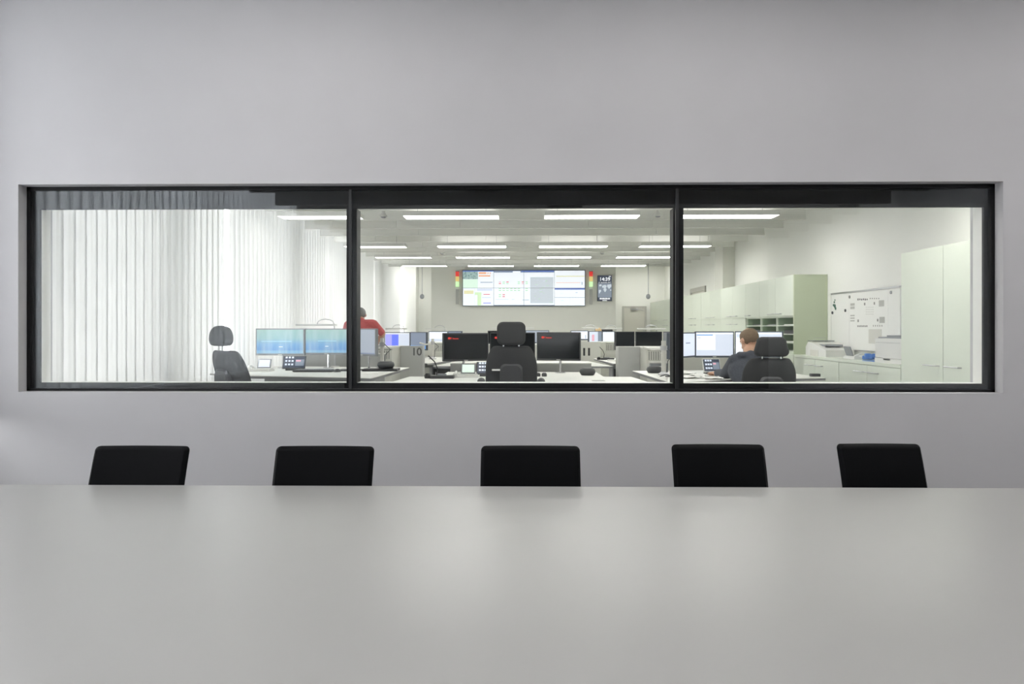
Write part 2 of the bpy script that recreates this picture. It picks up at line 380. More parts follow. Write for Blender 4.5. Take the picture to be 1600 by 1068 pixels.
# building across the street
o = MB().box(-12, -11.5, 12, 48, 0, 9, 'facade').build('building'); tag(o, 'pale brick building seen through the gap in the blinds', 'building')
for k in range(6): MB().box(-11.5, -11.44, 18 + k * 3.6, 19.2 + k * 3.6, 2.2, 4.0, 'plastic_grey').build('window', o)

# ------------------------------------------------------------------ internal window: frame, posts and panes
wn = bpy.data.objects.new('window_1', None); C.objects.link(wn); struct(wn); wn.location = (0, 4.17, 0)
g = Vector((0, -4.17, 0))
def zx(px, py, Y): p = at(px, py, Y); return p.x, p.z
fl, ft = wl + .001, wt - .001; fr, fb = wr - .001, wb + .001
y0 = .0
b = MB()                                           # thin black glazing frame
b.box(fl, fl + .022, y0, y0 + .03, fb, ft, 'frame_black').box(fr - .022, fr, y0, y0 + .03, fb, ft, 'frame_black')
b.box(fl, fr, y0, y0 + .03, ft - .022, ft, 'frame_black').box(fl, fr, y0, y0 + .03, fb, fb + .014, 'frame_black')
b.build('window_frame', wn)
Yb = 4.22
xl_, xr_ = X(65, Yb), X(1534, Yb); zt_ = at(800, 326, Yb).z; zb_ = at(800, 598, Yb).z
b = MB()
b.box(fl, xl_, .032, .05, fb, ft, 'frame_black').box(xr_, fr, .032, .05, fb, ft, 'frame_black')
b.build('side_casing', wn)
MB().box(xl_, xr_, .032, .05, zt_, ft, 'frame_black').build('head_casing', wn)
MB().box(xl_, xr_, .032, .05, fb, zb_, 'frame_black').build('sill', wn)
MB().box(xl_, xr_, .051, .135, zb_ - .02, zb_ + .001, 'control_paint').build('inner_sill', wn)
j1, j2 = X(548, 4.18), X(1057.5, 4.18)
for a, c in ((542.5, 558.5), (1051, 1067)):
    MB().box(X(a, Yb), X(c, Yb), .034, .13, zb_, zt_, 'frame_black').build('post', wn)
for j in (j1, j2): MB().box(j - .009, j + .009, -.003, .012, fb + .014, ft - .022, 'plastic_black').build('glazing_joint', wn)
for a, c in ((fl + .022, j1 - .009), (j1 + .009, j2 - .009), (j2 + .009, fr - .022)):
    MB().box(a, c, .004, .012, fb + .014, ft - .022, 'window_glass').build('pane', wn)
b = MB().box(fl, xl_ - .001, .051, .135, fb, ft, 'control_paint').box(xr_ + .001, fr, .051, .135, fb, ft, 'control_paint')
b.build('inner_jamb', wn)

# ------------------------------------------------------------------ blinds
def blind(name, label, x, ys, z0, z1, m, group, ang=3, width=.155, skip=(), sp=.127):
    t = thing(name, label, 'blind', (x, ys[0], 0), 0, group); b = MB(); n = int(round((ys[1] - ys[0]) / sp)); rnd = random.Random(int(ys[0] * 10))
    for i in range(n):
        if i in skip: continue
        a = math.radians(ang + rnd.uniform(-1.2, 1.2)); y = (i + .5) * sp; hw = width / 2
        dx, dy = math.sin(a) * hw, math.cos(a) * hw
        c = .004                                    # slight belly across the slat
        vs = []
        for z in (z0, z1):
            vs += [(-dx, y - dy, z), (c, y, z), (dx, y + dy, z)]
        b.faces(vs, ((0, 1, 4, 3), (1, 2, 5, 4)), m)
    o = b.build('slats', t)
    MB().box(-.03, .03, 0, n * sp, z1 + .001, z1 + .045, 'plastic_white').build('headrail', t)
    return t
blind('vertical_blind', 'wide white vertical blind of the meeting room, mirrored in the dark frame', -3.21, (-4.28, 4.04), .92, 3.50, 'blind_fabric_meeting', None, ang=-3, width=.158)
GB = 'white vertical blinds along the control room windows'
blind('vertical_blind', 'white vertical blind nearest the glass, in front of the first windows', -3.12, (4.42, 7.21), FZ + .03, 2.95, 'blind_fabric', GB)
blind('vertical_blind', 'white vertical blind beyond the narrow bright gap, behind the blue monitors', -3.12, (7.38, 11.1), FZ + .03, 2.95, 'blind_fabric', GB)
blind('vertical_blind', 'white vertical blind behind the man in red', -3.12, (11.12, 14.6), FZ + .03, 2.95, 'blind_fabric', GB)
blind('vertical_blind', 'farthest white vertical blind, beside the back wall', -3.12, (14.62, 17.7), FZ + .03, 2.95, 'blind_fabric', GB)

# ------------------------------------------------------------------ ceiling baffles and luminaires
BZ = 2.81
nm = ['nearest the glass, over the front luminaires', 'second from the glass', 'third from the glass', 'fourth from the glass']
ys = [9.03 + .7633 * i for i in range(-3, 10)]
order = ['first', 'second', 'third', 'fourth', 'fifth', 'sixth', 'seventh', 'eighth', 'ninth', 'tenth']
k = 0
for i, y in enumerate(ys):
    b = MB()
    rnd = random.Random(i); x = -3.1 + rnd.uniform(.3, .8)
    cuts = [-3.08]
    while x < XR - .12: cuts.append(x); x += .9
    cuts.append(XR - .05)
    for a, c in zip(cuts, cuts[1:]):
        b.box(a + .002, c - .002, 0, .05, BZ + .012, BZ + .33, 'baffle')
    b.box(-3.08, XR - .05, -.002, .052, BZ, BZ + .012, 'baffle_edge')
    o = b.build('ceiling_baffle', None, (0, y, 0))
    if i < 2: lb = 'grey acoustic ceiling baffle in front of the first luminaires, hidden by the window head'
    else: lb = 'grey speckled acoustic ceiling baffle, %s row counted from the glass' % order[min(k, 9)]; k += 1
    tag(o, lb, 'ceiling baffle', 'acoustic baffles hanging in rows under the ceiling')
    for xx in (-2.4, -.8, .9, 2.6): MB().tube([(xx, .025, BZ + .33), (xx, .025, 3.2)], .004, 'steel_grey', 6).build('suspension_wire', o)
def lum(px0, px1, py, label, z=2.71, w=.26, x0=None, x1=None, Y=None, m='lamp_on', up=True, zc=3.2):
    Y = Y or (z - H) * F / (512 - py)
    x0 = X(px0, Y) if x0 is None else x0; x1 = X(px1, Y) if x1 is None else x1
    x0 = max(x0, -2.86); L = x1 - x0
    t = thing('ceiling_luminaire', label, 'ceiling light', ((x0 + x1) / 2, Y, z), 0, 'linear luminaires under the baffles')
    h = L / 2
    b = MB().box(-h, h, 0, w, .012, .05, 'plastic_white')
    b.box(-h, h, -.006, 0, 0, .05, 'plastic_white').box(-h, h, w, w + .006, 0, .05, 'plastic_white').box(-h - .005, -h, -.006, w + .006, 0, .05, 'plastic_white').box(h, h + .005, -.006, w + .006, 0, .05, 'plastic_white')
    b.build('housing', t)
    MB().box(-h + .004, h - .004, .004, w - .004, .002, .010, m).build('diffuser', t)
    if up: MB().box(-h + .03, h - .03, .03, w - .03, .0505, .054, 'lamp_up_fill').build('added_uplight', t)  # glowing top added to brighten the baffles, itself unseen
    for x in (-h + .15, h - .15): MB().tube([(x, w / 2, .05), (x, w / 2, zc - z)], .003, 'steel_grey', 6).build('suspension_wire', t)
    return t
for a, c in ((-1.15, .05), (.6, 1.8), (2.3, 3.5)): lum(0, 0, 0, 'added unseen linear luminaire hidden above the window head', x0=a, x1=c, Y=5.1)  # unseen front row, added to light the chairs and near wall
W4 = ['beside the blinds', 'over the left middle of the room', 'over the right middle of the room', 'beside the cabinet wall']
R1 = ['largest lit luminaire, front row, ' , 'lit luminaire in the second row from the glass, ', 'lit luminaire in the third row from the glass, ', 'farthest small lit luminaire before the video wall, ']
for r, (py, spans) in enumerate(((336.5, ((412, 560), (629.7, 778.5), (851.6, 1000), (1058, 1218))), (384, ((521, 632), (683, 790), (843, 950), (1002, 1112))),
        (401.3, ((585, 672), (712, 796), (840, 924), (965, 1050))), (414.6, ((627, 697), (731, 802), (835, 905), (941, 1010))))):
    for s, (a, c) in enumerate(spans): lum(a, c, py, R1[r] + W4[s], m='lamp_dim' if s == 0 else 'lamp_on', up=s > 0)
for a, c, l in ((-2.7, -1.6, 'added unseen luminaire in the niche on the blinds side of the display wall'), (2.45, 3.45, 'added unseen luminaire in the niche above the back door')):
    lum(0, 0, 0, l, x0=a, x1=c, Y=17.1, z=3.0, up=False)  # unseen niche lamps, added to brighten the back wall
# small ceiling devices and hanging cameras
t = thing('presence_sensor', 'small white ceiling sensor between the front luminaires, near the blinds', 'sensor', (X(599, 8.6), 8.6, 2.83), 0, 'small white sensors between the luminaires')
MB().lathe([(.045, -.05), (.05, -.035), (.02, 0), (.018, .06), (.012, .37)], 'plastic_white').build('housing', t, smooth=True)
MB().lathe([(.02, -.062), (.035, -.05)], 'plastic_grey').build('lens', t)
for px, Y, l in ((1028, 8.6, 'small white ceiling sensor between the front luminaires, near the cabinet side'), (691, 12.9, 'small white ceiling sensor between far luminaires, left of the video wall'), (941, 12.9, 'small white ceiling sensor between far luminaires, right of the video wall')):
    dup(t, (X(px, Y), Y, 2.83), label=l)
def hang(px, l):
    Y = 15.6; z = at(px, 463, Y).z
    t = thing('hanging_camera', l, 'camera', (X(px, Y), Y, z), 0, 'dome cameras hanging on thin rods')
    MB().tube([(0, 0, .05), (0, 0, 3.2 - z)], .010, 'steel_grey', 8).build('rod', t)
    MB().lathe([(.02, -.055), (.045, -.03), (.05, .0), (.045, .03), (.015, .055)], 'plastic_grey').build('dome', t, smooth=True)
hang(659.5, 'grey dome camera on a thin rod between blinds and video wall'); hang(1012.8, 'grey dome camera on a thin rod above the back door')

for y in (2.75, 1.0, -.6):  # unseen fill rows, added to even out the window wall
    for x in (-1.9, .3, 2.5):
        lum(0, 0, 0, 'added unseen fill luminaire of the meeting room, out of sight above the camera', z=3.5 if y > 2 else 2.96 if y > 0 else 3.34, x0=x, x1=x + 1.5, Y=y + .05, m='lamp_meeting_fill', up=False, zc=3.95)
# projector and meeting room baffles (seen mirrored in the black head of the window)
for i, y in enumerate((-3.3, -2.5, -1.7, -.9, -.1, .7, 1.5, 2.3)):
    o = MB().box(-3.0, 4.4, y, y + .05, 2.90, 3.25, 'meeting_shade_grey').build('ceiling_baffle')
    tag(o, 'acoustic baffle of the meeting room, seen only mirrored in the dark window head', 'ceiling baffle', 'meeting room baffles mirrored in the dark glass')
pj = thing('projector', 'black ceiling projector mirrored in the dark window head', 'projector', (.52, -.5, 2.92))
MB().rbox(-.22, .22, -.18, .18, -.10, .10, .05, 'plastic_black').build('housing', pj)
MB().tube([(.1, .18, 0), (.1, .25, 0)], .05, 'plastic_dark', 16).build('lens', pj)
MB().tube([(0, 0, .10), (0, 0, 1.03)], .025, 'plastic_black', 12).build('ceiling_mount', pj)

# ------------------------------------------------------------------ meeting table and chairs
TZ = .74
p0, p1 = at(0, 758.6, 2.97), at(1600, 756.6, 2.97)
ty = (H - TZ) * F / 246.0 - .01
T = thing('conference_table', 'long white conference table filling the foreground', 'table', (0, 0, 0))
b = MB(); b.rbox(-2.75, 2.85, .62, ty, TZ - .035, TZ, .03, 'table_white', axis='z'); autosmooth(b.build('tabletop', T), 30)
for x in (-2.3, .05, 2.4):
    MB().box(x - .05, x + .05, 1.0, ty - .4, .03, TZ - .035, 'steel_grey').box(x - .06, x + .06, .85, ty - .25, 0, .03, 'steel_grey').build('leg', T)

def make_chair(w_=.42):
    t = thing('conference_chair', 'x', 'chair', (0, 0, 0), 0, 'black leather conference chairs behind the white table')
    hw = w_ / 2
    # backrest: padded slab leaning back (+y is away from the table), slightly bowed
    prof = []
    N = 40; lean = .30
    b = MB()
    rows = []; z0, z1 = .46, .882
    nx = 28
    for side in (-1, 1):
        for i in range(N + 1):
            f = i / N; f = 1 - (1 - f) ** 1.6; z = z0 + (z1 - z0) * f
            row = []
            for j in range(nx + 1):
                u = -1 + 2 * j / nx
                inset = 0
                th = .024
                # round the outline and pillow the pad
                ez = min(1, (1 - f) / .04)
                eu = min(1, (1 - abs(u)) / .08)
                cz = math.sin(min(1, max(ez, 0)) * PI / 2); cu = math.sin(min(1, max(eu, 0)) * PI / 2)
                rr = .020; dz_ = z1 - z; hx = hw if dz_ > rr else hw - rr + math.sqrt(max(0, rr * rr - (rr - dz_) ** 2)); x = u * hx
                y = lean * (z - z0) * .75 + .05 * (f ** 2) * .6 + .012 * u * u * -1 + side * th * (.15 + .85 * min(cz, cu))
                row.append((x, y, z))
            rows.append(row)
    vs = [p for r in rows for p in r]; W = nx + 1; fs = []
    for sidx in (0, 1):
        off = sidx * (N + 1) * W
        for i in range(N):
            for j in range(nx): fs.append((off + i * W + j, off + i * W + j + 1, off + (i + 1) * W + j + 1, off + (i + 1) * W + j))
    off = (N + 1) * W
    for i in range(N):
        fs.append((i * W, (i + 1) * W, off + (i + 1) * W, off + i * W)); fs.append((i * W + nx, off + i * W + nx, off + (i + 1) * W + nx, (i + 1) * W + nx))
    for j in range(nx):
        fs.append((N * W + j, N * W + j + 1, off + N * W + j + 1, off + N * W + j)); fs.append((j, off + j, off + j + 1, j + 1))
    b.faces(vs, fs, 'leather'); autosmooth(b.build('backrest', t), 50)
    autosmooth(MB().rbox(-hw, hw, -.44, .0, .41, .47, .03, 'leather', axis='z').build('seat', t), 40)
    # side welt, frame and legs
    for s in (-1, 1):
        x = s * (hw + .008)
        MB().tube([(x, .06, .58), (x, .03, .50), (x, .0, .43), (x, -.44, .43), (x, -.47, .40), (x, -.47, .03), (x, -.44, .0125), (x, .05, .0125)], .0125, 'chrome', 10).build('leg', t, smooth=True)
    MB().tube([(-hw, .05, .0125), (hw, .05, .0125)], .0125, 'chrome', 10).build('floor_bar', t, smooth=True)
    return t
lab = ['black leather conference chair at the end nearest the blinds side of the window', 'black leather conference chair between the end one and the middle one, under the blue monitors', 'black leather conference chair in the middle, under the empty office chair', 'black leather conference chair under the seated man in the dark hoodie', 'black leather conference chair at the far end, under the pale green cabinets']
proto = make_chair()
for i, (a, c, yt) in enumerate(((153, 299, 697.3), (434, 586, 697), (752, 905.5, 695.6), (1048, 1191.5, 692.6), (1305, 1434, 691))):
    Y = (H - .882) * F / (yt - 512) 
    xa, xb = X(a, Y), X(c, Y)
    topoff = .30 * .422 * .75 + .03
    o = proto if i == 0 else dup(proto)
    o.location = ((xa + xb) / 2, Y - topoff, 0); o.scale = ((xb - xa) / .42, 1, 1); o['label'] = lab[i]

# ------------------------------------------------------------------ cabinets along the right wall
XC = 3.30                                          # plane of the cabinet fronts
CT, TT = 1.089, 2.057                              # counter height, top of the tall units
def handle(parent, x, y0, y1, z, name='handle', rotx=0):
    MB().tube([(x + .028, y0, z), (x, y0, z), (x, y1, z), (x + .028, y1, z)], .005, 'steel_grey', 6).build(name, parent)
def door(parent, ya, yb, za, zb, hz, hy0, hy1):
    d = MB().box(-.018, 0, ya + .003, yb - .003, za + .003, zb - .003, 'cab_front').build('door', parent)
    handle(d, -.046, hy0, hy1, hz); return d
def tall(y0, n, label, zcut=None, cells=False, w_=.607, group='pale green cabinets along the wall'):
    t = thing('tall_cabinet', label, 'cabinet', (XC, y0, 0), 0, group)
    L = n * w_; b = MB(); D = XR - XC - .004
    if not cells:
        b.box(.001, D, 0, L, FZ, TT, 'cab_green')
    else:
        b.box(.001, D, 0, L, FZ, 1.11, 'cab_green').box(.001, D, 0, L, 1.552, TT, 'cab_green')
    b.build('body', t)
    # end panel in a deeper green, facing the window
    if y0 < 8.6: MB().box(-.018, D, -.02, -.001, FZ if y0 < 6 else CT + .002, TT, 'cab_side').build('side_panel', t)
    for i in range(n):
        a, c = i * w_, (i + 1) * w_
        hy = (a + .38, a + .56) if i % 2 == 0 else (a + .05, a + .23)
        if zcut:
            door(t, a, c, zcut, TT, zcut + .035, *hy)
            if not cells: door(t, a, c, FZ + .1, zcut, zcut - .09, *hy)
            else: door(t, a, c, FZ + .1, CT, CT - .06, *hy)
        else: door(t, a, c, FZ + .1, TT, 1.11, *hy)
    return t
# tall wardrobe nearest the glass
t = tall(6.107 - 2 * .607, 2, 'tall pale green cabinet nearest the glass, with two long doors in view', None)
bpy.data.objects[t.name]
# low cabinets with counter
t = thing('counter_top', 'pale green worktop that carries the printer, phone and fax machine', 'worktop', (XC, 6.11, 0))
MB().box(-.02, XR - XC - .002, 0, 2.38, CT - .03, CT, 'cab_front').build('worktop', t)
for i, l in enumerate(('low pale green double cabinet under the laser printer', 'low pale green double cabinet under the fax machine')):
    y0 = 6.112 + i * 1.19
    t = thing('low_cabinet', l, 'cabinet', (XC, y0, 0), 0, 'low cabinets under the worktop')
    MB().box(.001, XR - XC - .004, 0, 1.188, FZ, CT - .031, 'cab_green').build('body', t)
    for k in range(2):
        a = k * .594; hy = (a + .38, a + .56) if k == 0 else (a + .04, a + .22)
        door(t, a, a + .594, FZ + .1, CT - .032, CT - .10, *hy)
# tall unit with pigeonholes and its row
t = tall(8.52, 3, 'tall green cabinet with open pigeonholes, beside the whiteboard', 1.555, cells=True)
b = MB(); L = 3 * .607; D = XR - XC - .01
b.box(D - .01, D, .001, L - .001, 1.111, 1.551, 'cab_inside')
for i in range(4): b.box(.0, D - .01, max(.001, i * .607 - .014), min(L - .001, i * .607 + .014), 1.111, 1.551, 'cab_front')
for z in (1.111, 1.218, 1.325, 1.432, 1.539):
    for i in range(3): b.box(.0, D - .01, i * .607 + .015, (i + 1) * .607 - .015, z, z + .012, 'cab_front')
for i in range(3): b.box(.02, D - .01, i * .607 + .0145, i * .607 + .02, 1.124, 1.538, 'cab_inside').box(.02, D - .01, (i + 1) * .607 - .02, (i + 1) * .607 - .0145, 1.124, 1.538, 'cab_inside')
b.build('pigeonholes', t)
for (i, z, m) in ((0, 1.444, 'paper'), (1, 1.444, 'plastic_grey'), (2, 1.444, 'plastic_grey'), (2, 1.337, 'plastic_dark'), (0, 1.337, 'plastic_dark'), (0, 1.23, 'paper')):
    o = MB().box(.04, .3, .06, .45, 0, .012 if m != 'plastic_dark' else .045, m).build('paper_stack', None, (XC, 8.52 + i * .607, z + .0005))
    tag(o, {'paper': 'thin stack of white paper lying in a green pigeonhole', 'plastic_grey': 'flat grey folder lying in a green pigeonhole', 'plastic_dark': 'dark flat box lying in a green pigeonhole'}[m], 'paper stack', {'paper': 'white papers in the pigeonholes', 'plastic_grey': 'grey folders in the pigeonholes', 'plastic_dark': 'dark boxes in the pigeonholes'}[m])
yy = 8.52 + 3 * .607 + .002
lb = ['tall pale cabinet directly behind the pigeonhole cabinet', 'tall pale cabinet below the square pilaster', 'tall pale cabinet in the middle of the far row', 'tall pale cabinet under the small door head', 'tall pale cabinet last but one before the back wall', 'farthest tall pale cabinet, beside the back door']
for i in range(6):
    tall(yy, 2, lb[i], 1.555, w_=.64); yy += 1.2825
# whiteboard on the right wall
wy0, wy1 = 6.86, 8.38; wz1 = 1.41 + .394 * 1.0; wz0 = 1.17
t = thing('whiteboard', 'white magnetic board with a large plan sheet on the wall above the worktop', 'whiteboard', (XR, 0, 0))
MB().box(-.012, -.001, wy0, wy1, wz0, wz1, 'paper').build('board', t)
b = MB().box(-.02, -.001, wy0, wy1, wz1, wz1 + .018, 'steel_grey').box(-.02, -.001, wy0, wy1, wz0 - .012, wz0, 'steel_grey')
b.box(-.015, -.001, wy0 - .008, wy0, wz0, wz1, 'plastic_white').box(-.015, -.001, wy1, wy1 + .008, wz0, wz1, 'plastic_white'); b.build('board_frame', t)
def wy(px): return XR * F / (px - 817)              # place along the right wall
def wz(px, py): return H + (512 - py) * XR / (px - 817)
def sheet(name, label, cat, px0, px1, py0, py1, m, dx=-.013, group=None, parent=None):
    y0_, y1_ = wy(px1), wy(px0); zt_, zb_ = wz(px0, py0), wz(px0, py1)
    o = MB().box(XR + dx - .0012, XR + dx, y0_, y1_, zb_, zt_, m).build(name, parent)
    if label: tag(o, label, cat, group)
    return o
pl_ = sheet('plan_sheet', 'large printed plan with small symbols pinned to the whiteboard', 'poster', 1326, 1385, 462, 512, 'paper', -.0135)
def mark(px0, py0, px1, py1, m):
    y0_, y1_ = wy(px1), wy(px0); return y0_, y1_, wz(px0, py1), wz(px0, py0), m
b = MB(); rnd = random.Random(3)
def mk(px0, py0, px1, py1, m):
    y0_, y1_, za, zb, m = mark(px0, py0, px1, py1, m); b.box(XR - .0157, XR - .0148, y0_, y1_, za, zb, m)
for py in (474, 479, 492, 496, 500): mk(1327, py, 1333.5, py + (4 if py < 490 else 2), 'paper_grey')
mk(1371, 469.5, 1379, 479, 'paper_grey'); mk(1372, 495, 1380, 504.5, 'paper_grey')
for x, y in ((1348, 473), (1363, 472), (1338, 499), (1368, 498)): mk(x, y, x + 2, y + 4, 'slot_grey')
for i in range(6): mk(1338 + i * 2.8, 466.5 + .2 * (i % 3), 1339.6 + i * 2.8, 469.5 - .5 * (i % 2), 'ink')
for i in range(7): mk(1338 + i * 2.3, 508 + .3 * (i % 2), 1339.2 + i * 2.3, 510.5, 'ink')
for i in range(5): mk(1357 + i * 3.3, 465.5, 1358.2 + i * 3.3, 467.5, 'slot_grey'); mk(1362 + i * 3.3, 507.5, 1363 + i * 3.3, 510, 'slot_grey')
for i in range(5):
    for j in range(4): mk(1351 + i * 2.6, 479.5 + j * 3.6, 1352 + i * 2.6, 480.5 + j * 3.6, 'paper_grey')
b.build('plan_print', pl_)
sheet('paper_sheet', 'white sheet of paper on the whiteboard left of the plan', 'paper', 1313, 1325, 464, 540, 'paper', group=None)
sheet('paper_sheet', 'cream sheet of paper on the whiteboard behind the printer', 'paper', 1355, 1375, 514, 536, 'plastic_beige')
sheet('paper_sheet', 'white sheet of paper at the end of the whiteboard nearest the tall cabinet', 'paper', 1386, 1402, 456, 485, 'paper')
for px, py, m, l in ((1326, 464, 'slot_grey', 'grey round magnet above the plan sheet corner'), (1390, 457, 'plastic_grey', 'bluish round magnet at the top of the board near the cabinet'), (1319.5, 485, 'ink', 'black round magnet beside the plan sheet'), (1299.5, 488.5, 'ink', 'black round magnet at the far edge of the board')):
    o = MB().lathe([(.017, 0), (.017, .008), (.013, .010)], m, seg=14).build('magnet', None, (XR - .0125 - .002, wy(px), wz(px, py)))
    o.rotation_euler = (0, -PI / 2, 0); tag(o, l, 'magnet', 'round magnets on the whiteboard')
b = MB()
for dx_, dz_, r in ((0, 0, .028), (.035, .012, .018), (-.02, -.03, .022), (.012, .045, .016), (-.004, .07, .012)): b.ell((0, dx_, dz_), .003, r, r * .8, 'ink_green')
o = b.build('emblem_sticker', None, (XR - .017, wy(1303), wz(1303, 478))); tag(o, 'small dark green plant shaped sticker on the whiteboard', 'sticker')

# fax machine, phone, printer on the counter
t = thing('fax_machine', 'white desktop fax machine beside the green end panel', 'fax machine', (XC + .03, 7.72, CT))
b = MB(); prof = [(0, 0), (.55, 0), (.55, .10), (.48, .16), (.40, .155), (.10, .095), (0, .075)]   # (depth along y, z)
pts = prof
b.faces([Vector((.0, y, z)) for y, z in pts] + [Vector((.31, y, z)) for y, z in pts], [tuple(range(7)), tuple(range(13, 6, -1))] + [(i, 7 + i, 7 + (i + 1) % 7, (i + 1) % 7) for i in range(7)], 'plastic_white')
b.bm.verts.ensure_lookup_table(); b.build('body', t)
MB().box(-.002, .312, .20, .42, -.0 + .001, .07, 'plastic_beige').build('side_cover', t)
MB().box(.05, .24, .12, .30, .115, .135, 'plastic_grey').build('control_panel', t)
MB().box(.03, .28, .42, .56, .165, .175, 'plastic_grey').tube([(.08, .50, .17), (.08, .50, .205), (.22, .50, .205), (.22, .50, .17)], .003, 'steel_grey', 6).build('document_tray', t)
def phone(name, label, loc, rz, s=1.0, display='s_pale'):
    t = thing(name, label, 'telephone', loc, rz, 'desk telephones with a tilted display'); t.scale = (s, s, s)
    MB().prism([(-.13, -.09), (.13, -.09), (.13, .09), (-.13, .09)], 0, .018, 'plastic_white').box(-.12, .12, -.02, .085, .018, .03, 'plastic_white').build('base', t)
    R = Matrix.Translation((.02, .06, .035)) @ Matrix.Rotation(math.radians(-20), 4, 'X')
    d = MB().box(-.075, .075, 0, .012, 0, .105, 'plastic_grey', R).build('display', t)
    MB().box(-.062, .062, -.0015, -.0002, .012, .095, display, R).build('screen', d)
    b = MB()
    for i in range(4):
        for j in range(3): b.box(.0 + i * .026, .018 + i * .026, -.075 + j * .022, -.060 + j * .022, .018, .023, 'plastic_beige')
    b.build('keys', t)
    b = MB(); b.tube([(-.10, -.085, .03), (-.10, -.05, .055), (-.10, .02, .055), (-.10, .06, .03)], .013, 'plastic_white', 8); b.box(-.122, -.078, -.095, -.06, .019, .045, 'plastic_white').box(-.122, -.078, .04, .075, .019, .045, 'plastic_white')
    b.build('handset', t)
    return t
phone('telephone', 'white telephone with dark tilted display on the green worktop', (3.48, 7.32, CT), PI / 2, .95, 'glass_dark')
b = MB(); rnd = random.Random(5)
for k in range(7): b.rbox(-.03, .03, -.03, .03, -.02, .02, .012, 'blue_plastic', Matrix.Translation((rnd.uniform(-.03, .05), rnd.uniform(-.08, .08), .024 + .012 * (k % 3))) @ Matrix.Rotation(rnd.uniform(0, 3), 4, 'Z'))
o = b.build('cable_bundle', None, (3.45, 6.98, CT)); tag(o, 'small blue crumpled bundle on the worktop beside the printer', 'bundle')
o = MB().box(-.08, .08, -.1, .1, 0, .005, 's_violet').build('booklet', None, (3.40, 6.78, CT)); M_ = o.data.materials; M_.clear(); M_.append(M['blue_plastic'])
tag(o, 'flat blue booklet lying in front of the printer', 'booklet')
t = thing('laser_printer', 'white laser printer at the tall cabinet end of the worktop', 'printer', (XC + .015, 6.16, CT))
b = MB().rbox(0, .35, 0, .46, .045, .225, .008, 'plastic_white', axis='x'); b.build('body', t)
MB().box(-.004, .35, .0, .46, 0, .043, 'plastic_white').build('paper_tray', t)
MB().box(.02, .34, .02, .44, .225, .238, 'plastic_grey').box(.10, .34, .10, .44, .238, .252, 'plastic_grey').build('output_tray', t)
MB().box(-.004, -.0005, .18, .30, .025, .040, 'plastic_grey').build('handle', t)
MB().box(-.003, -.0002, .02, .44, .185, .187, 'plastic_grey').build('cover_line', t)
MB().box(.06, .35, -.03, -.001, .0, .21, 'plastic_grey').build('side_cover', t)

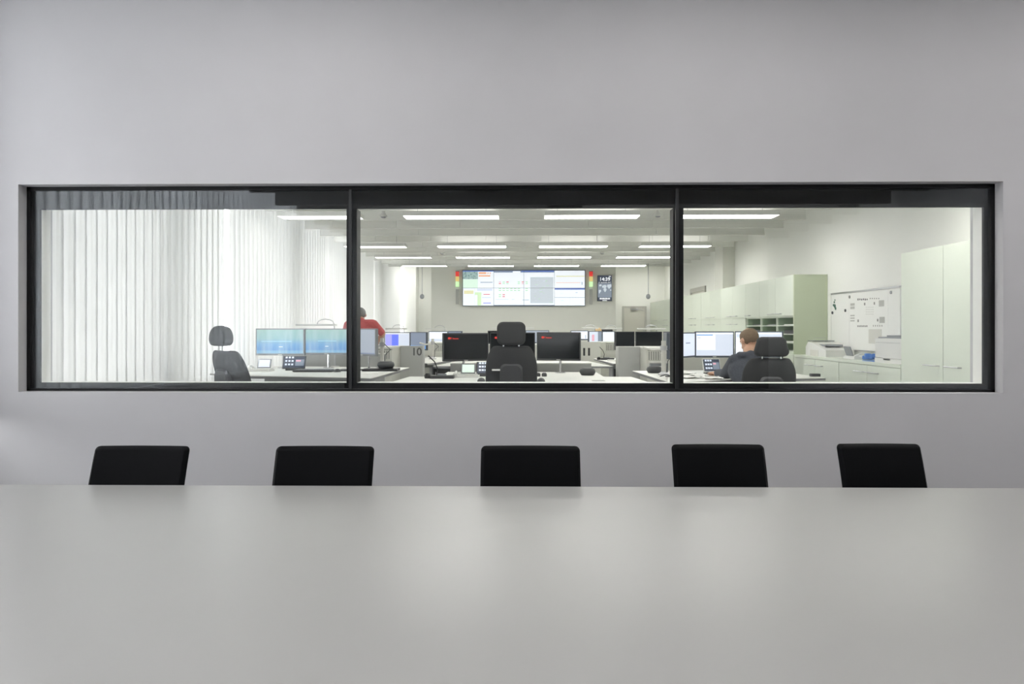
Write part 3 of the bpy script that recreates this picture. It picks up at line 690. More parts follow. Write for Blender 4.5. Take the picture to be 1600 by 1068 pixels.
# ------------------------------------------------------------------ display wall equipment
V = thing('video_wall', 'bright video wall of eight joined displays on the display wall', 'video wall', (0, DY, 0))
vy = DY - .07
def wr_(px0, py0, px1, py1, Y):
    a, c = at(px0, py1, Y), at(px1, py0, Y); return a.x, c.x, a.z, c.z
x0, x1, z0, z1 = wr_(722.5, 421.5, 914.5, 478, vy)
MB().box(x0, x1, -.065, -.001, z0, z1, 'bezel_blue').build('mounting_frame', V)
gx = [723.2, 771.5, 818.6, 866.2, 913.8]; gy = [422.3, 449.8, 477.3]
for r in range(2):
    for c in range(4):
        a = wr_(gx[c] + .2, gy[r] + .2, gx[c + 1] - .2, gy[r + 1] - .2, vy)
        o = MB().box(a[0], a[1], -.070, -.0655, a[2], a[3], 's_white').build('display', V)
        tl = MB()
        def q(ax, ay, bx, by, m, lay=0):            # content in crop coordinates (1600 px = 270 px of the picture)
            k = 270 / 1600.; pa = (700 + ax * k, 410 + ay * k, 700 + bx * k, 410 + by * k)
            pa = (max(pa[0], gx[c] + .2), max(pa[1], gy[r] + .2), min(pa[2], gx[c + 1] - .2), min(pa[3], gy[r + 1] - .2))
            if pa[2] - pa[0] < .12 or pa[3] - pa[1] < .1: return
            u = wr_(*pa, vy); e = .0712 + lay * .001
            tl.box(u[0], u[1], -e - .0006, -e, u[2], u[3], m)
        q(137, 70, 985, 84, 's_navy'); q(425, 74, 985, 92, 's_line', 1); q(600, 80, 670, 92, 's_text', 2); q(680, 74, 980, 86, 's_navy', 2)
        q(137, 84, 277, 153, 's_aerial'); q(284, 88, 355, 106, 's_orange'); q(284, 116, 392, 130, 's_orange')
        q(365, 92, 376, 104, 's_orange'); q(386, 92, 396, 104, 's_orange')
        q(137, 155, 277, 235, 's_mint'); q(300, 180, 412, 186, 's_line'); q(148, 258, 236, 290, 's_yellow'); q(248, 275, 310, 300, 's_lime'); q(272, 300, 308, 396, 's_lime')
        q(328, 291, 388, 297, 's_red'); q(316, 318, 395, 328, 's_pale'); q(326, 370, 397, 380, 's_violet'); q(245, 240, 247, 396, 's_pale'); q(270, 240, 410, 262, 's_pale')
        for j, (row, cols_) in enumerate(((176, (470, 505, 540, 645, 682, 717)), (191, (470, 505, 540, 645, 682, 717)), (236, (470, 505, 540, 576, 611, 645, 717)), (254, (470, 505, 540, 576, 611, 645, 717)), (293, (470, 505)), (311, (470, 505)))):
            for x in cols_:
                col = 's_red' if (j, x) in ((1, 470), (0, 540), (0, 682), (4, 505), (5, 505)) else 's_pink' if (j, x) in ((0, 470), (1, 682)) else 's_green'
                q(x, row, x + 22, row + 7, col)
        q(440, 338, 560, 343, 's_pale'); q(590, 338, 615, 344, 's_pale'); q(690, 343, 750, 347, 's_line')
        q(762, 135, 975, 376, 's_map'); q(425, 392, 985, 398, 's_line'); rn = random.Random(11)
        for k in range(34):
            ax = rn.uniform(770, 940); ay = rn.uniform(145, 368); q(ax, ay, ax + rn.uniform(8, 30), ay + 2.2, 's_pale' if k % 3 else 's_green', 1)
        q(1000, 122, 1262, 132, 's_yellow'); q(1000, 184, 1225, 188, 's_orange'); q(1238, 180, 1244, 205, 's_line'); q(988, 234, 1268, 250, 's_navy'); q(988, 250, 1268, 254, 's_pale')
        q(988, 322, 1268, 325, 's_line'); q(1040, 282, 1070, 285, 's_pale'); q(1180, 276, 1200, 280, 's_line'); q(1045, 348, 1070, 352, 's_pale'); q(1130, 326, 1132, 396, 's_pale')
        tl.build('picture_areas', o)
for px, l in ((714.3, 'red amber green signal column beside the aerial photo end of the video wall'), (923.6, 'red amber green signal column between the video wall and the clock screen')):
    t = thing('signal_column', l, 'signal light', (0, DY, 0), 0, 'signal columns beside the video wall')
    for nme, a, c, m in (('red_lens', 424, 431.2, 'lens_red'), ('amber_lens', 431.8, 439, 'lens_amber'), ('green_lens', 439.8, 447.6, 'lens_green')):
        u = wr_(px - 2.5, a, px + 2.6, c, vy); MB().box(u[0], u[1], -.07, -.001, u[2], u[3], m).build(nme, t)
    u = wr_(px - 2.5, 423, px + 2.6, 423.8, vy); MB().box(u[0], u[1], -.07, -.001, u[2], u[3], 'plastic_grey').build('cap', t)
for px, l in ((714.3, 'slim grey wall speaker under the signal column at the aerial photo end'), (923.6, 'slim grey wall speaker under the signal column next to the clock screen')):
    u = wr_(px - 2.3, 451.5, px + 2.3, 475, vy); o = MB().box(u[0], u[1], -.07, -.001, u[2], u[3], 'part_grey').build('wall_speaker', None, (0, DY, 0)); tag(o, l, 'speaker', 'slim wall speakers')
t = thing('clock_screen', 'upright dark wall screen showing 14:39 and a world map', 'screen', (0, DY, 0))
u = wr_(933.8, 430, 956.2, 470, vy); cx = (u[0] + u[1]) / 2
MB().box(u[0], u[1], -.065, -.001, u[2], u[3], 'plastic_black').build('housing', t)
s_ = MB().box(u[0] + .005, u[1] - .005, -.0665, -.0655, u[2] + .005, u[3] - .005, 's_night').build('screen', t)
def V2(a, c_): k = 270 / 1600.; p = at(700 + a * k, 410 + c_ * k, vy); return p.x, p.z
for s, y_, sz in (('14:39', 155, .115), ('21. September 2017', 185, .036), ('00:00:00:00', 334, .052)):
    _, z = V2(1450, y_); text('clock_text', s, sz, 's_text', s_, (cx, -.069, z), bold=.002 if sz > .05 else 0)
b = MB()
for a_, c_ in ((1430, 1472), (1488, 1508)):
    pz = 351 if a_ < 1480 else 128; e0, e1 = V2(a_, pz + 3), V2(c_, pz - 3); b.box(e0[0], e1[0], -.0695, -.069, e0[1], e1[1], 's_text')
b.build('small_caption', s_)
u2 = (V2(1388, 322), V2(1516, 192)); MB().box(u2[0][0], u2[1][0], -.0675, -.067, u2[0][1], u2[1][1], 's_dimblue').build('map_area', s_)
cont = [[(1396,255),(1412,250),(1420,262),(1410,275),(1400,290),(1396,270)], [(1425,215),(1455,205),(1470,215),(1462,235),(1450,240),(1440,232),(1430,235)], [(1440,240),(1462,238),(1470,250),(1460,268),(1452,275),(1446,262),(1440,255)], [(1475,205),(1510,200),(1514,220),(1500,235),(1490,245),(1482,232),(1474,225)], [(1400,205),(1418,200),(1424,212),(1410,222),(1400,218)], [(1500,250),(1512,248),(1512,260),(1502,262)]]
b = MB()
for c_ in cont:
    vs = [Vector((V2(*p)[0], -.0685, V2(*p)[1])) for p in c_]; b.faces(vs, [tuple(range(len(vs)))], 's_map')
b.build('continents', s_)

# ------------------------------------------------------------------ work stations
DT = .90                                           # desk top height
DL = .95                                           # the raised desk beside the blinds
def desk(name_label, poly, legs, grp='white control desks', th=.028, DT=DT):
    cx = sum(p[0] for p in poly) / len(poly); cy = sum(p[1] for p in poly) / len(poly)
    t = thing('control_desk', name_label, 'desk', (cx, cy, FZ), 0, grp)
    q = [(x - cx, y - cy) for x, y in poly]; zt = DT - FZ
    MB().prism(q, zt - .006, zt, 'desk_white').prism([(x * .998, y * .998) for x, y in q], zt - th, zt - .006, 'desk_edge').build('desktop', t)
    for (x, y) in legs:
        MB().box(x - cx - .04, x - cx + .04, y - cy - .04, y - cy + .04, .03, zt - th, 'steel_grey').box(x - cx - .035, x - cx + .035, y - cy - .35, y - cy + .35, 0, .03, 'steel_grey').build('leg', t)
    a = min(p[0] for p in q); c = max(p[0] for p in q); yb_ = max(p[1] for p in q)
    MB().box(a * .6, c * .6, -.05, .12, zt - th - .10, zt - th - .01, 'part_grey').build('cable_tray', t)
    return t
L1 = desk('white control desk under the blue wallpaper monitors, beside the blinds', [(-2.95, 6.72), (-2.62, 6.68), (-1.75, 6.50), (-1.39, 6.38), (-1.32, 8.10), (-2.95, 8.35)], [(-2.5, 7.4), (-1.75, 7.3)], DT=DL)
C1 = desk('white control desk in the middle, directly behind the glass', [(-1.26, 6.30), (1.20, 6.30), (1.13, 7.31), (.845, 7.31), (.845, 8.08), (-.87, 8.08), (-.87, 7.31), (-1.187, 7.31)], [(-.7, 7.3), (.65, 7.3)])
R1_ = desk('white control desk where the man in the hoodie works', [(1.375, 6.54), (1.70, 6.72), (2.08, 6.93), (2.7, 7.08), (3.10, 7.19), (3.02, 8.1), (2.3, 8.45), (1.305, 8.32)], [(1.7, 7.5), (2.75, 7.65)])
L2 = desk('white control desk in the second row where the man in red stands', [(-2.98, 11.15), (-1.95, 11.05), (-1.37, 10.0), (-1.12, 10.9), (-1.2, 12.2), (-2.98, 12.2)], [(-2.5, 11.7), (-1.5, 11.5)])
C2 = desk('white control desk in the second row behind the two black monitors', [(-1.20, 9.35), (1.20, 9.35), (1.0, 10.75), (-1.0, 10.75)], [(-.6, 10.1), (.6, 10.1)])
R2 = desk('white control desk in the second row beside the cabinets', [(1.30, 10.0), (2.9, 11.2), (2.9, 12.6), (1.18, 11.65)], [(2.15, 11.3), (2.6, 11.9)])
C3 = desk('white control desk of the last row before the display wall', [(-2.9, 13.3), (2.9, 13.3), (2.9, 14.5), (-2.9, 14.5)], [(-1.6, 14.0), (1.6, 14.0)])

def partition(label, y, x0, x1, zt, slots=None, m='part_grey', name='partition', depth=.035, ang=None):
    t = thing(name, label, 'partition', (x0, y, FZ), 0, 'grey low partitions behind the desks'); L = x1 - x0; h = zt - FZ
    MB().box(0, L, 0, depth, 0, h - .012, m).build('panel', t)
    MB().box(-.002, L + .002, -.002, depth + .002, h - .012, h, 'desk_white').build('top_strip', t)
    if slots:
        b = MB(); n = int((slots[1] - slots[0]) / .028)
        for i in range(n): b.box(slots[0] + i * .028, slots[0] + i * .028 + .012, -.002, -.0005, h - .15, h - .045, 'slot_grey')
        b.box(slots[0] - .01, slots[1], -.004, -.0021, h - .035, h - .028, 'slot_grey'); b.build('vent_slots', t)
    return t
GP = 'low storage cabinets behind the desks'
def storage(label, poly, zt, front_i, slots, m='part_light'):
    """prism cabinet; slots are cut marks on the face between poly[front_i] and the next corner"""
    t = thing('storage_cabinet', label, 'cabinet', (0, 0, FZ), 0, GP); h = zt - FZ
    MB().prism(poly, 0, h - .014, m).build('body', t)
    MB().prism(poly, h - .0138, h, 'desk_white').build('top', t)
    a, c = Vector(poly[front_i]), Vector(poly[(front_i + 1) % len(poly)]); d = (c - a); L = d.length; ang = math.atan2(d.y, d.x)
    T = Matrix.Translation((a.x, a.y, 0)) @ Matrix.Rotation(ang, 4, 'Z'); b = MB()
    s0, s1 = slots; n = int((s1 - s0) / .03)
    for i in range(n): b.box(s0 + i * .03, s0 + i * .03 + .013, -.003, -.0005, h - .16, h - .05, 'slot_grey', T)
    b.box(s0 - .01, s1, -.004, -.0005, h - .04, h - .03, 'slot_grey', T)
    b.build('vent_slots', t); return t
YP = 9.77
pa, pb = X(625.5, YP), X(660.5, YP)
q = storage('grey slotted storage cabinet behind the blue monitors, below the man in red', [(-2.95, 9.32), (X(612, 9.32), 9.32), (pa - .003, YP - .01), (pa - .003, 10.05), (-2.95, 10.05)], 1.155, 0, (.85, 1.20))
t = thing('number_panel', 'grey end panel with the number 10', 'panel', (pa, YP, FZ))
MB().box(0, pb - pa, 0, .20, 0, 1.155 - FZ, 'part_grey').build('panel', t)
text('number', '10', .148, 'digit_grey', t, (X(651, YP) - pa, -.001, at(651, 549.7, YP).z - FZ), bold=.003)
YQ = 9.6
pa, pb = X(966.5, YQ), X(1000, YQ)
t = thing('number_panel', 'blank grey end panel between the middle and the hoodie man\'s desk', 'panel', (pa, YQ, FZ))
MB().box(0, pb - pa, 0, .30, 0, 1.15 - FZ, 'part_grey').build('panel', t)
storage('grey slotted storage cabinet behind the hoodie man\'s desk', [(pb + .003, YQ - .01), (X(1011, 9.15), 9.15), (2.95, 9.15), (2.95, 10.0), (pb + .003, 10.0)], 1.15, 1, (.02, 1.0))
partition('low grey partition under the two black monitors', 8.16, -.85, .80, 1.0)
partition('grey partition behind the blue wallpaper monitors', 8.55, -2.96, -1.7, 1.10)
partition('grey partition behind the seated man\'s monitors', 8.86, 1.75, 3.2, 1.10, m='part_light')
YE = 12.55
pa, pb = X(893, YE), X(938.6, YE)
t = thing('number_panel', 'grey beige end panel with the number 11', 'panel', (pa, YE, FZ))
MB().box(0, pb - pa, 0, .05, 0, 1.16 - FZ, 'part_light').build('panel', t)
text('number', '11', .175, 'digit_black', t, (X(916.5, YE) - pa, -.001, at(916, 550, YE).z - FZ), bold=.010)
storage('beige slotted storage cabinet of the second row beside the number 11 panel', [(pb + .003, YE + .02), (X(946, 12.9), 12.9), (2.9, 12.9), (2.9, 13.2), (pb + .003, 13.2)], 1.155, 1, (.02, .25))
storage('beige slotted storage cabinet of the second row behind the man in red', [(-2.9, 12.35), (X(697, 12.35), 12.35), (X(697, 12.35), 13.1), (-2.9, 13.1)], 1.155, 0, (1.28, 1.50))
storage('beige storage cabinet hidden mostly behind the black monitors', [(-1.25, 12.35), (.84, 12.35), (.84, 13.1), (-1.25, 13.1)], 1.12, 0, (.1, .3))
# drawer pedestals under the second row
def pedestal(label, x, y, n=3):
    t = thing('drawer_pedestal', label, 'drawers', (x, y, FZ), 0, 'grey drawer pedestals under the second row desks')
    MB().box(0, .34, 0, .45, 0, .66, 'plastic_grey').build('body', t)
    for i in range(n):
        d = MB().box(.02, .32, -.012, -.001, .05 + i * .2, .22 + i * .2, 'plastic_dark').build('drawer', t)
        MB().box(.05, .07, -.020, -.013, .10 + i * .2, .17 + i * .2, 'steel_grey').build('handle', d)
pedestal('grey drawer pedestal with dark drawers beside the number 10 panel', -1.40, 10.75); pedestal('grey drawer pedestal beside the blank end panel', 1.38, 10.75)

# ------------------------------------------------------------------ monitors
def monitor(label, px0, px1, py0, py1, Y0, Y1=None, scr='glass_dark', bez='plastic_black', areas=(), arm=True, DT=DT, group='desk monitors', bt=.013, bb=.022, sh=None, logo=True):
    """outline of the monitor at its own distance; areas are lit fields in fractions (x0, z0, x1, z1) from the lower corner"""
    Y1 = Y1 or Y0
    A, B, Z = at(px0, py0, Y0), at(px1, py0, Y1), at(px0, py1, Y0)
    d = Vector((B.x - A.x, B.y - A.y)); w_ = d.length; ang = math.atan2(d.y, d.x); zt = A.z; h = sh or (A.z - Z.z); zb = zt - h
    t = thing('monitor', label, 'monitor', ((A.x + B.x) / 2, (A.y + B.y) / 2, DT), ang, group)
    g = zb - DT
    MB().rbox(-w_ / 2, w_ / 2, 0, .035, g, g + h, .006, bez).build('housing', t)
    s = MB().box(-w_ / 2 + bt, w_ / 2 - bt, -.0022, -.0008, g + bb - g - h / 2, g + h - bt - g - h / 2, scr).build('screen', t, (0, 0, g + h / 2))
    sw, sh_ = w_ - 2 * bt, h - bt - bb
    if areas:
        b = MB()
        for k, (a, c, e, f, m) in enumerate(areas):
            b.box(-sw / 2 + a * sw, -sw / 2 + e * sw, -.0036 - k * .0006, -.003 - k * .0006, -h / 2 + bb + c * sh_, -h / 2 + bb + f * sh_, m)
        b.build('window_areas', s)
    if logo: MB().box(-.022, .022, -.0012, -.0002, g + .006, g + .013, 'plastic_white').build('badge', t)
    if arm:
        MB().box(-.05, .05, .036, .05, g + h / 2 - .05, g + h / 2 + .05, 'steel_grey').tube([(0, .05, g + h / 2), (0, .09, g + h / 2)], .015, 'steel_grey').build('mount', t)
        MB().tube([(0, .10, .012), (0, .10, g + h / 2 + .04)], .014, 'chrome', 10).lathe([(.06, 0), (.06, .010), (.02, .014)], 'chrome', (0, .10, 0), 16).build('stand_pole', t)
    return t, s, w_, h
win = (0, 0, 1, .16, 's_cyan')
GL = 'monitors on the desk beside the blinds'
monitor('monitor with green and blue wallpaper, outermost beside the blinds', 399.5, 475.5, 513, 555, 7.85, 7.85, 's_wallpaper', 'plastic_grey', ((.1, .5, .75, .515, 's_cyan'), (.48, .27, .56, .29, 's_text')), group=GL, DT=DL, bt=.012, bb=.022)
monitor('monitor with green and blue wallpaper, just beside the black window post', 476.2, 543, 513, 553.8, 7.87, 7.87, 's_wallpaper', 'plastic_grey', ((.3, .5, .75, .515, 's_cyan'), (.48, .27, .56, .29, 's_text')), group=GL, DT=DL, bt=.012, bb=.022)
monitor('pale grey monitor turned inward, partly behind the black window post', 543.8, 587, 513, 554.5, 7.85, 7.50, 's_grey', 'plastic_grey', ((.0, 0, 1, .05, 's_line'),), group=GL, DT=DL)
GC = 'black monitors on the middle desk'
def brand(s, w_, h):                               # small red word mark, too small in the photograph to read
    b = MB(); x0, z0 = -w_ / 2 + .055, h / 2 - .058
    b.rbox(x0, x0 + .034, -.0036, -.003, z0 - .012, z0 + .012, .010, 's_logo')
    b.box(x0 + .040, x0 + .044, -.0036, -.003, z0 - .010, z0 + .012, 's_logo')
    x = x0 + .055
    for k, q in enumerate((.008, .006, .009, .006, .005, .006, .006)):
        b.box(x, x + q, -.0036, -.003, z0 - .011, z0 + (.006 if k == 0 else .001), 's_logo'); x += q + .003
    b.build('word_mark', s)
t, s, w_, h = monitor('black monitor with red word mark between the number 10 panel and the empty chair', 692, 763.5, 520, 564.5, 7.60, 7.78, bez='plastic_dark', group=GC); brand(s, w_, h)
t, s, w_, h = monitor('black monitor mostly hidden behind the empty office chair', 765.2, 836, 519.2, 562, 7.84, 7.84, group=GC); brand(s, w_, h)
t, s, w_, h = monitor('black monitor mirroring the room, beside the number 11 panel', 838.6, 906.8, 518.6, 562.5, 7.86, 7.72, bez='plastic_dark', group=GC); brand(s, w_, h)
GR = 'monitors in front of the seated man'
monitor('grey lit monitor turned inward, beside the second black window post', 1046, 1086, 519.5, 561, 7.9, 8.5, 's_pale', 'bezel_blue', ((.62, .55, .8, .60, 's_line'),), group=GR)
monitor('monitor with a white window on pale blue, facing the seated man', 1086, 1147, 517.5, 558.2, 8.5, 8.5, 's_pale', 'bezel_blue', ((.02, .25, .52, .90, 's_text'), (.02, .87, .45, .905, 's_sky'), (.17, .40, .5, .407, 's_line'), (0, .92, 1, 1, 's_white'), (.03, .76, .12, .775, 's_line')), group=GR)
monitor('white lit monitor behind the seated man\'s head', 1148, 1223.5, 517.2, 557.5, 8.45, 8.2, 's_white', 'bezel_blue', ((.02, .78, .98, .92, 's_pale'), (.55, .5, .8, .52, 's_line')), group=GR)
GM = 'monitors of the second row'
monitor('monitor with a bright blue field, left of the number 10 panel', 600.5, 641, 518.7, 545, 11.9, 11.9, 's_pale', 'bezel_blue', ((.02, .0, .55, .92, 's_violet'), (.28, .0, .55, .88, 's_blue'), (0, .94, 1, 1, 's_white')), group=GM)
monitor('dim grey blue monitor above the number 10 panel', 641.2, 666, 518.3, 546, 11.9, 11.5, 's_dimblue', 'bezel_blue', ((0, 0, 1, .2, 's_sky'),), group=GM)
monitor('white lit monitor partly behind the man in red\'s forearm', 568, 600, 519, 545, 11.7, 11.9, 's_white', 'bezel_blue', group=GM)
GB3 = 'monitors of the last row'
monitor('white lit monitor partly behind the black monitor with the red mark', 669.5, 699.8, 517.2, 535.6, 13.7, 13.7, 's_white', 'bezel_blue', ((0, 0, 1, .3, 's_pale'),), group=GB3)
monitor('grey monitor whose upper edge shows over the black monitor', 699.9, 721, 516.8, 535, 13.7, 13.5, 's_dimblue', 'bezel_blue', group=GB3)
monitor('monitor whose dark upper edge shows right of the office chair headrest', 821, 858, 515.6, 536, 13.6, 13.6, 's_grey', 'bezel_blue', group=GB3)
monitor('monitor whose dark upper edge shows left of the empty chair headrest', 762, 790, 516.4, 537, 10.3, 10.3, bez='plastic_black', group=GM)
monitor('white lit monitor directly beside the black monitor and number 11 panel', 891.5, 919.6, 516.2, 531, 13.7, 13.7, 's_white', 'bezel_blue', ((.85, .05, .88, .5, 's_line'),), group=GB3)
monitor('bluish lit monitor with a pink column above the number 11 panel', 920, 940.6, 517, 538, 13.4, 13.6, 's_pale', 'bezel_blue', ((.2, .2, .4, .75, 's_pink'), (.7, .0, 1, 1, 's_dimblue')), group=GB3)
monitor('white lit monitor left of the dark monitors before the back door', 941, 961.6, 517.4, 534.6, 13.6, 13.6, 's_white', 'bezel_blue', group=GB3)
GD = 'dark monitors of the second row by the cabinets'
monitor('dark monitor nearest the number 11 panel, before the back door', 962, 991.5, 517.8, 546.5, 11.5, 11.8, bez='plastic_dark', group=GD)
monitor('dark monitor between two thin poles, before the far cabinets', 993, 1034.6, 517.8, 545, 11.8, 11.8, bez='plastic_dark', group=GD)
monitor('dark monitor cut off by the second black window post', 1036, 1064, 517.8, 546, 11.8, 11.4, scr='plastic_grey', bez='plastic_dark', group=GD)

# ------------------------------------------------------------------ desk lamps
def desk_lamp(label, px0, px1, py, Y, arc=None, base=None, DT=DT):
    A, B = at(px0, py, Y), at(px1, py, Y); L = B.x - A.x; z = A.z
    bx = (X(base, Y) if base else (A.x + B.x) / 2)
    t = thing('desk_lamp', label, 'lamp', (bx, Y, DT), 0, 'flat white desk lamps over the monitors'); g = z - DT
    MB().rbox(A.x - bx, B.x - bx, -.05, .05, g - .012, g + .012, .008, 'plastic_white', axis='y').build('lamp_head', t)
    ac = X(arc, Y) - bx if arc else 0.0
    w2 = .10
    pts = [(ac - w2, .02, g + .012)] + [(ac - w2 * math.cos(a * PI / 6), .02, g + .012 + .055 * math.sin(a * PI / 6)) for a in range(1, 6)] + [(ac + w2 * .98, .03, g + .0), (ac + w2, .06, g - .12), (ac + w2, .06, .012)]
    MB().tube(pts, .006, 'steel_grey', 8).build('arm', t)
    MB().lathe([(.05, 0), (.05, .010), (.01, .014)], 'plastic_white', (ac + w2, .06, 0), 16).build('base', t)
desk_lamp('flat white desk lamp over the blue wallpaper monitors', 464, 525.5, 507.3, 8.12, 508, DT=DL)
desk_lamp('flat white desk lamp over the monitor with the blue field', 603, 636, 513.2, 12.1, 622)
desk_lamp('flat white desk lamp over the white monitor left of the video wall', 665, 697, 513.4, 13.95, 687)
desk_lamp('flat white desk lamp mostly behind the empty chair headrest', 767, 834, 512.6, 9.9)
desk_lamp('flat white desk lamp over the white monitor beside the number 11 panel', 909, 935, 512.4, 13.95)
desk_lamp('flat white desk lamp below the clock screen', 943, 972, 513.0, 13.95, 955)
desk_lamp('flat white desk lamp before the back door', 996, 1040, 513.6, 12.2)
# poles with clamps that carry monitor arms
def pole(label, px, py0, Y, r=.022, zt=None, dz=DT):
    p = at(px, py0, Y); t = thing('support_pole', label, 'pole', (p.x, Y, dz), 0, 'poles that carry monitor arms')
    MB().tube([(0, 0, .02), (0, 0, p.z - dz)], r, 'plastic_beige', 12).build('pole', t)
    MB().lathe([(.06, 0), (.06, .012), (.03, .03), (.022, .05)], 'steel_grey', seg=16).build('base', t)
    MB().lathe([(r * 1.5, 0), (r * 1.5, .05)], 'steel_grey', (0, 0, (p.z - dz) * .72), 12).build('clamp', t)
    MB().tube([(0, 0, (p.z - dz) * .75), (-.12, .03, (p.z - dz) * .72), (-.22, .02, (p.z - dz) * .80)], .012, 'plastic_beige', 8).build('arm', t)
    MB().tube([(.03, -.01, (p.z - dz) * .8), (.10, -.02, (p.z - dz) * .62), (.04, -.02, .15), (.03, -.01, .02)], .005, 'plastic_dark', 6).build('cable', t)
    return t
pole('pale monitor arm pole with cables, beside the number 10 panel', 597, 528, 7.98, dz=DL)
pole('pale monitor arm pole with cables, at the tip of the hoodie man\'s desk', 1037, 532, 7.6, .026)
pole('pale monitor arm pole on the second row desk beside the number 10 panel', 676, 529, 11.4)

# ------------------------------------------------------------------ things on the desks
phone('telephone', 'white telephone with pale display on the desk beside the blinds', (X(409, 7.4), 7.35, DL), 0, .95)
phone('telephone', 'white telephone with bright display on the middle desk', (X(728, 7.25), 7.22, DT), 0, 1.0, 's_mint')
def touch_panel(label, px, Y, w_, h, rz=0, tilt=-20, case='plastic_dark'):
    t = thing('touch_panel', label, 'touch screen', (X(px, Y), Y, DL if 'blue' in label else DT), rz, 'dark touch panels on the desks')
    R = Matrix.Translation((0, 0, .022)) @ Matrix.Rotation(math.radians(tilt), 4, 'X')
    MB().box(-w_ / 2, w_ / 2, 0, .015, 0, h, case, R).build('housing', t)
    s = MB().box(-w_ / 2 + .008, w_ / 2 - .008, -.002, -.0005, .01, h - .008, 's_night', R).build('screen', t)
    b = MB()
    for r_ in range(3):
        for c_ in range(3): b.box(-w_ / 2 + .025 + c_ * w_ * .14, -w_ / 2 + .025 + c_ * w_ * .14 + .022, -.0036, -.003, .035 + r_ * h * .28, .055 + r_ * h * .28, 's_pale', R)
    b.box(w_ * .06, w_ / 2 - .015, -.0036, -.003, .03, h * .72, 's_dimblue', R).box(w_ * .08, w_ / 2 - .05, -.0042, -.0037, h * .55, h * .68, 's_pink', R)
    b.build('buttons', s)
    MB().box(-w_ / 3, w_ / 3, -.02, .10, 0, .022, 'plastic_dark').build('stand', t)
touch_panel('dark touch panel leaning under the blue wallpaper monitors', 458.5, 7.5, .245, .14)
touch_panel('dark touch panel partly behind the empty office chair', 760, 7.35, .21, .135)
touch_panel('dark touch panel with white buttons in front of the seated man', 1113.5, 7.75, .20, .155, .12, case='plastic_white')
def keyboard(label, x, y, rz=0, w_=.44):
    t = thing('keyboard', label, 'keyboard', (x, y, DL), rz, 'dark keyboards'); MB().rbox(-w_ / 2, w_ / 2, -.09, .09, 0, .02, .03, 'plastic_dark', axis='z').build('body', t)
    b = MB()
    for r_ in range(5):
        for c_ in range(15): b.box(-w_ / 2 + .02 + c_ * (w_ - .04) / 15, -w_ / 2 + .02 + (c_ + .85) * (w_ - .04) / 15, -.06 + r_ * .027, -.037 + r_ * .027, .0202, .027, 'plastic_grey')
    b.build('keys', t)
keyboard('dark keyboard on the desk under the blue wallpaper monitors', X(491, 7.3), 7.30, w_=.42)
def mouse(label, px, Y, rz=0, s=1):
    b = MB(); b.ell((0, 0, .0), .034 * s, .055 * s, .032 * s, 'plastic_dark')
    bmesh.ops.delete(b.bm, geom=[v for v in b.bm.verts if v.co.z < -.001], context='VERTS')
    o = b.build('computer_mouse', None, (X(px, Y), Y, (DL if 'keyboard' in label else DT) + .0015), True); tag(o, label, 'mouse', 'computer mice on the desks')
mouse('dark computer mouse beside the keyboard near the window post', 527, 7.25, s=1.05)
mouse('dark computer mouse on the middle desk left of the empty chair', 752, 6.62, s=1.15); mouse('dark computer mouse on the middle desk right of the empty chair', 845.5, 6.62, s=1.15)
for px, l in ((840.5, 'small grey knob beside the empty chair on the middle desk'), (850.5, 'small grey knob farther from the empty chair on the middle desk')):
    t = thing('rotary_dial', l, 'dial', (X(px, 7.35), 7.35, DT), 0, 'small round knobs on the middle desk')
    MB().lathe([(.026, 0), (.028, .018), (.024, .032), (.018, .035)], 'plastic_dark').build('body', t, smooth=True); MB().lathe([(.019, .0352), (.016, .040)], 'plastic_grey').build('cap', t)
def puck(label, px, Y, r):
    t = thing('conference_speaker', label, 'speaker', (X(px, Y), Y, DT), 0, 'round black speaker pucks on the desks')
    MB().lathe([(r * .80, 0), (r, .028), (r * 1.0, .045), (r * .9, .066), (r * .5, .072), (.01, .073)], 'plastic_dark', seg=32).build('body', t, smooth=True)
    MB().lathe([(r * .72, 0), (r * .70, .004), (.01, .005)], 'plastic_black', (0, 0, .0705), 32).build('grille', t)
puck('round black speaker puck on the middle desk near the number 11 panel', 918, 7.55, .085)
puck('round black speaker puck on dark folders at the number 10 panel', 603, 7.55, .092); puck('round black speaker puck at the tip of the hoodie man\'s desk', 1022, 7.95, .085)
o = MB().box(-.22, .15, -.13, .13, 0, .022, 'plastic_black').build('folder', None, (X(601, 7.5), 7.5, DL), rz=.05); tag(o, 'flat black folder under the speaker puck near the number 10 panel', 'folder')
for o in bpy.data.objects:
    if o.get('label') == 'round black speaker puck on dark folders at the number 10 panel': o.location.z = DL + .0225; o.location.y = 7.55
o = MB().box(-.12, .12, -.12, .12, 0, .012, 'plastic_dark').build('folder', None, (X(601, 7.5) - .38, 7.50, DL), rz=-.1); tag(o, 'thin dark folder beside the window post on the desk with blue monitors', 'folder')
o = MB().box(-.12, .12, -.1, .1, 0, .004, 'paper').build('paper_sheet', None, (X(574, 7.1), 7.05, DL), rz=.2); tag(o, 'loose white sheet on the desk in front of the dark folders', 'paper')
o = MB().box(-.06, .06, -.05, .05, 0, .003, 'paper_grey').build('note_pad', None, (X(935, 6.75), 6.75, DT)); tag(o, 'flat grey note pad at the front of the middle desk', 'note pad')
rnd = random.Random(9)
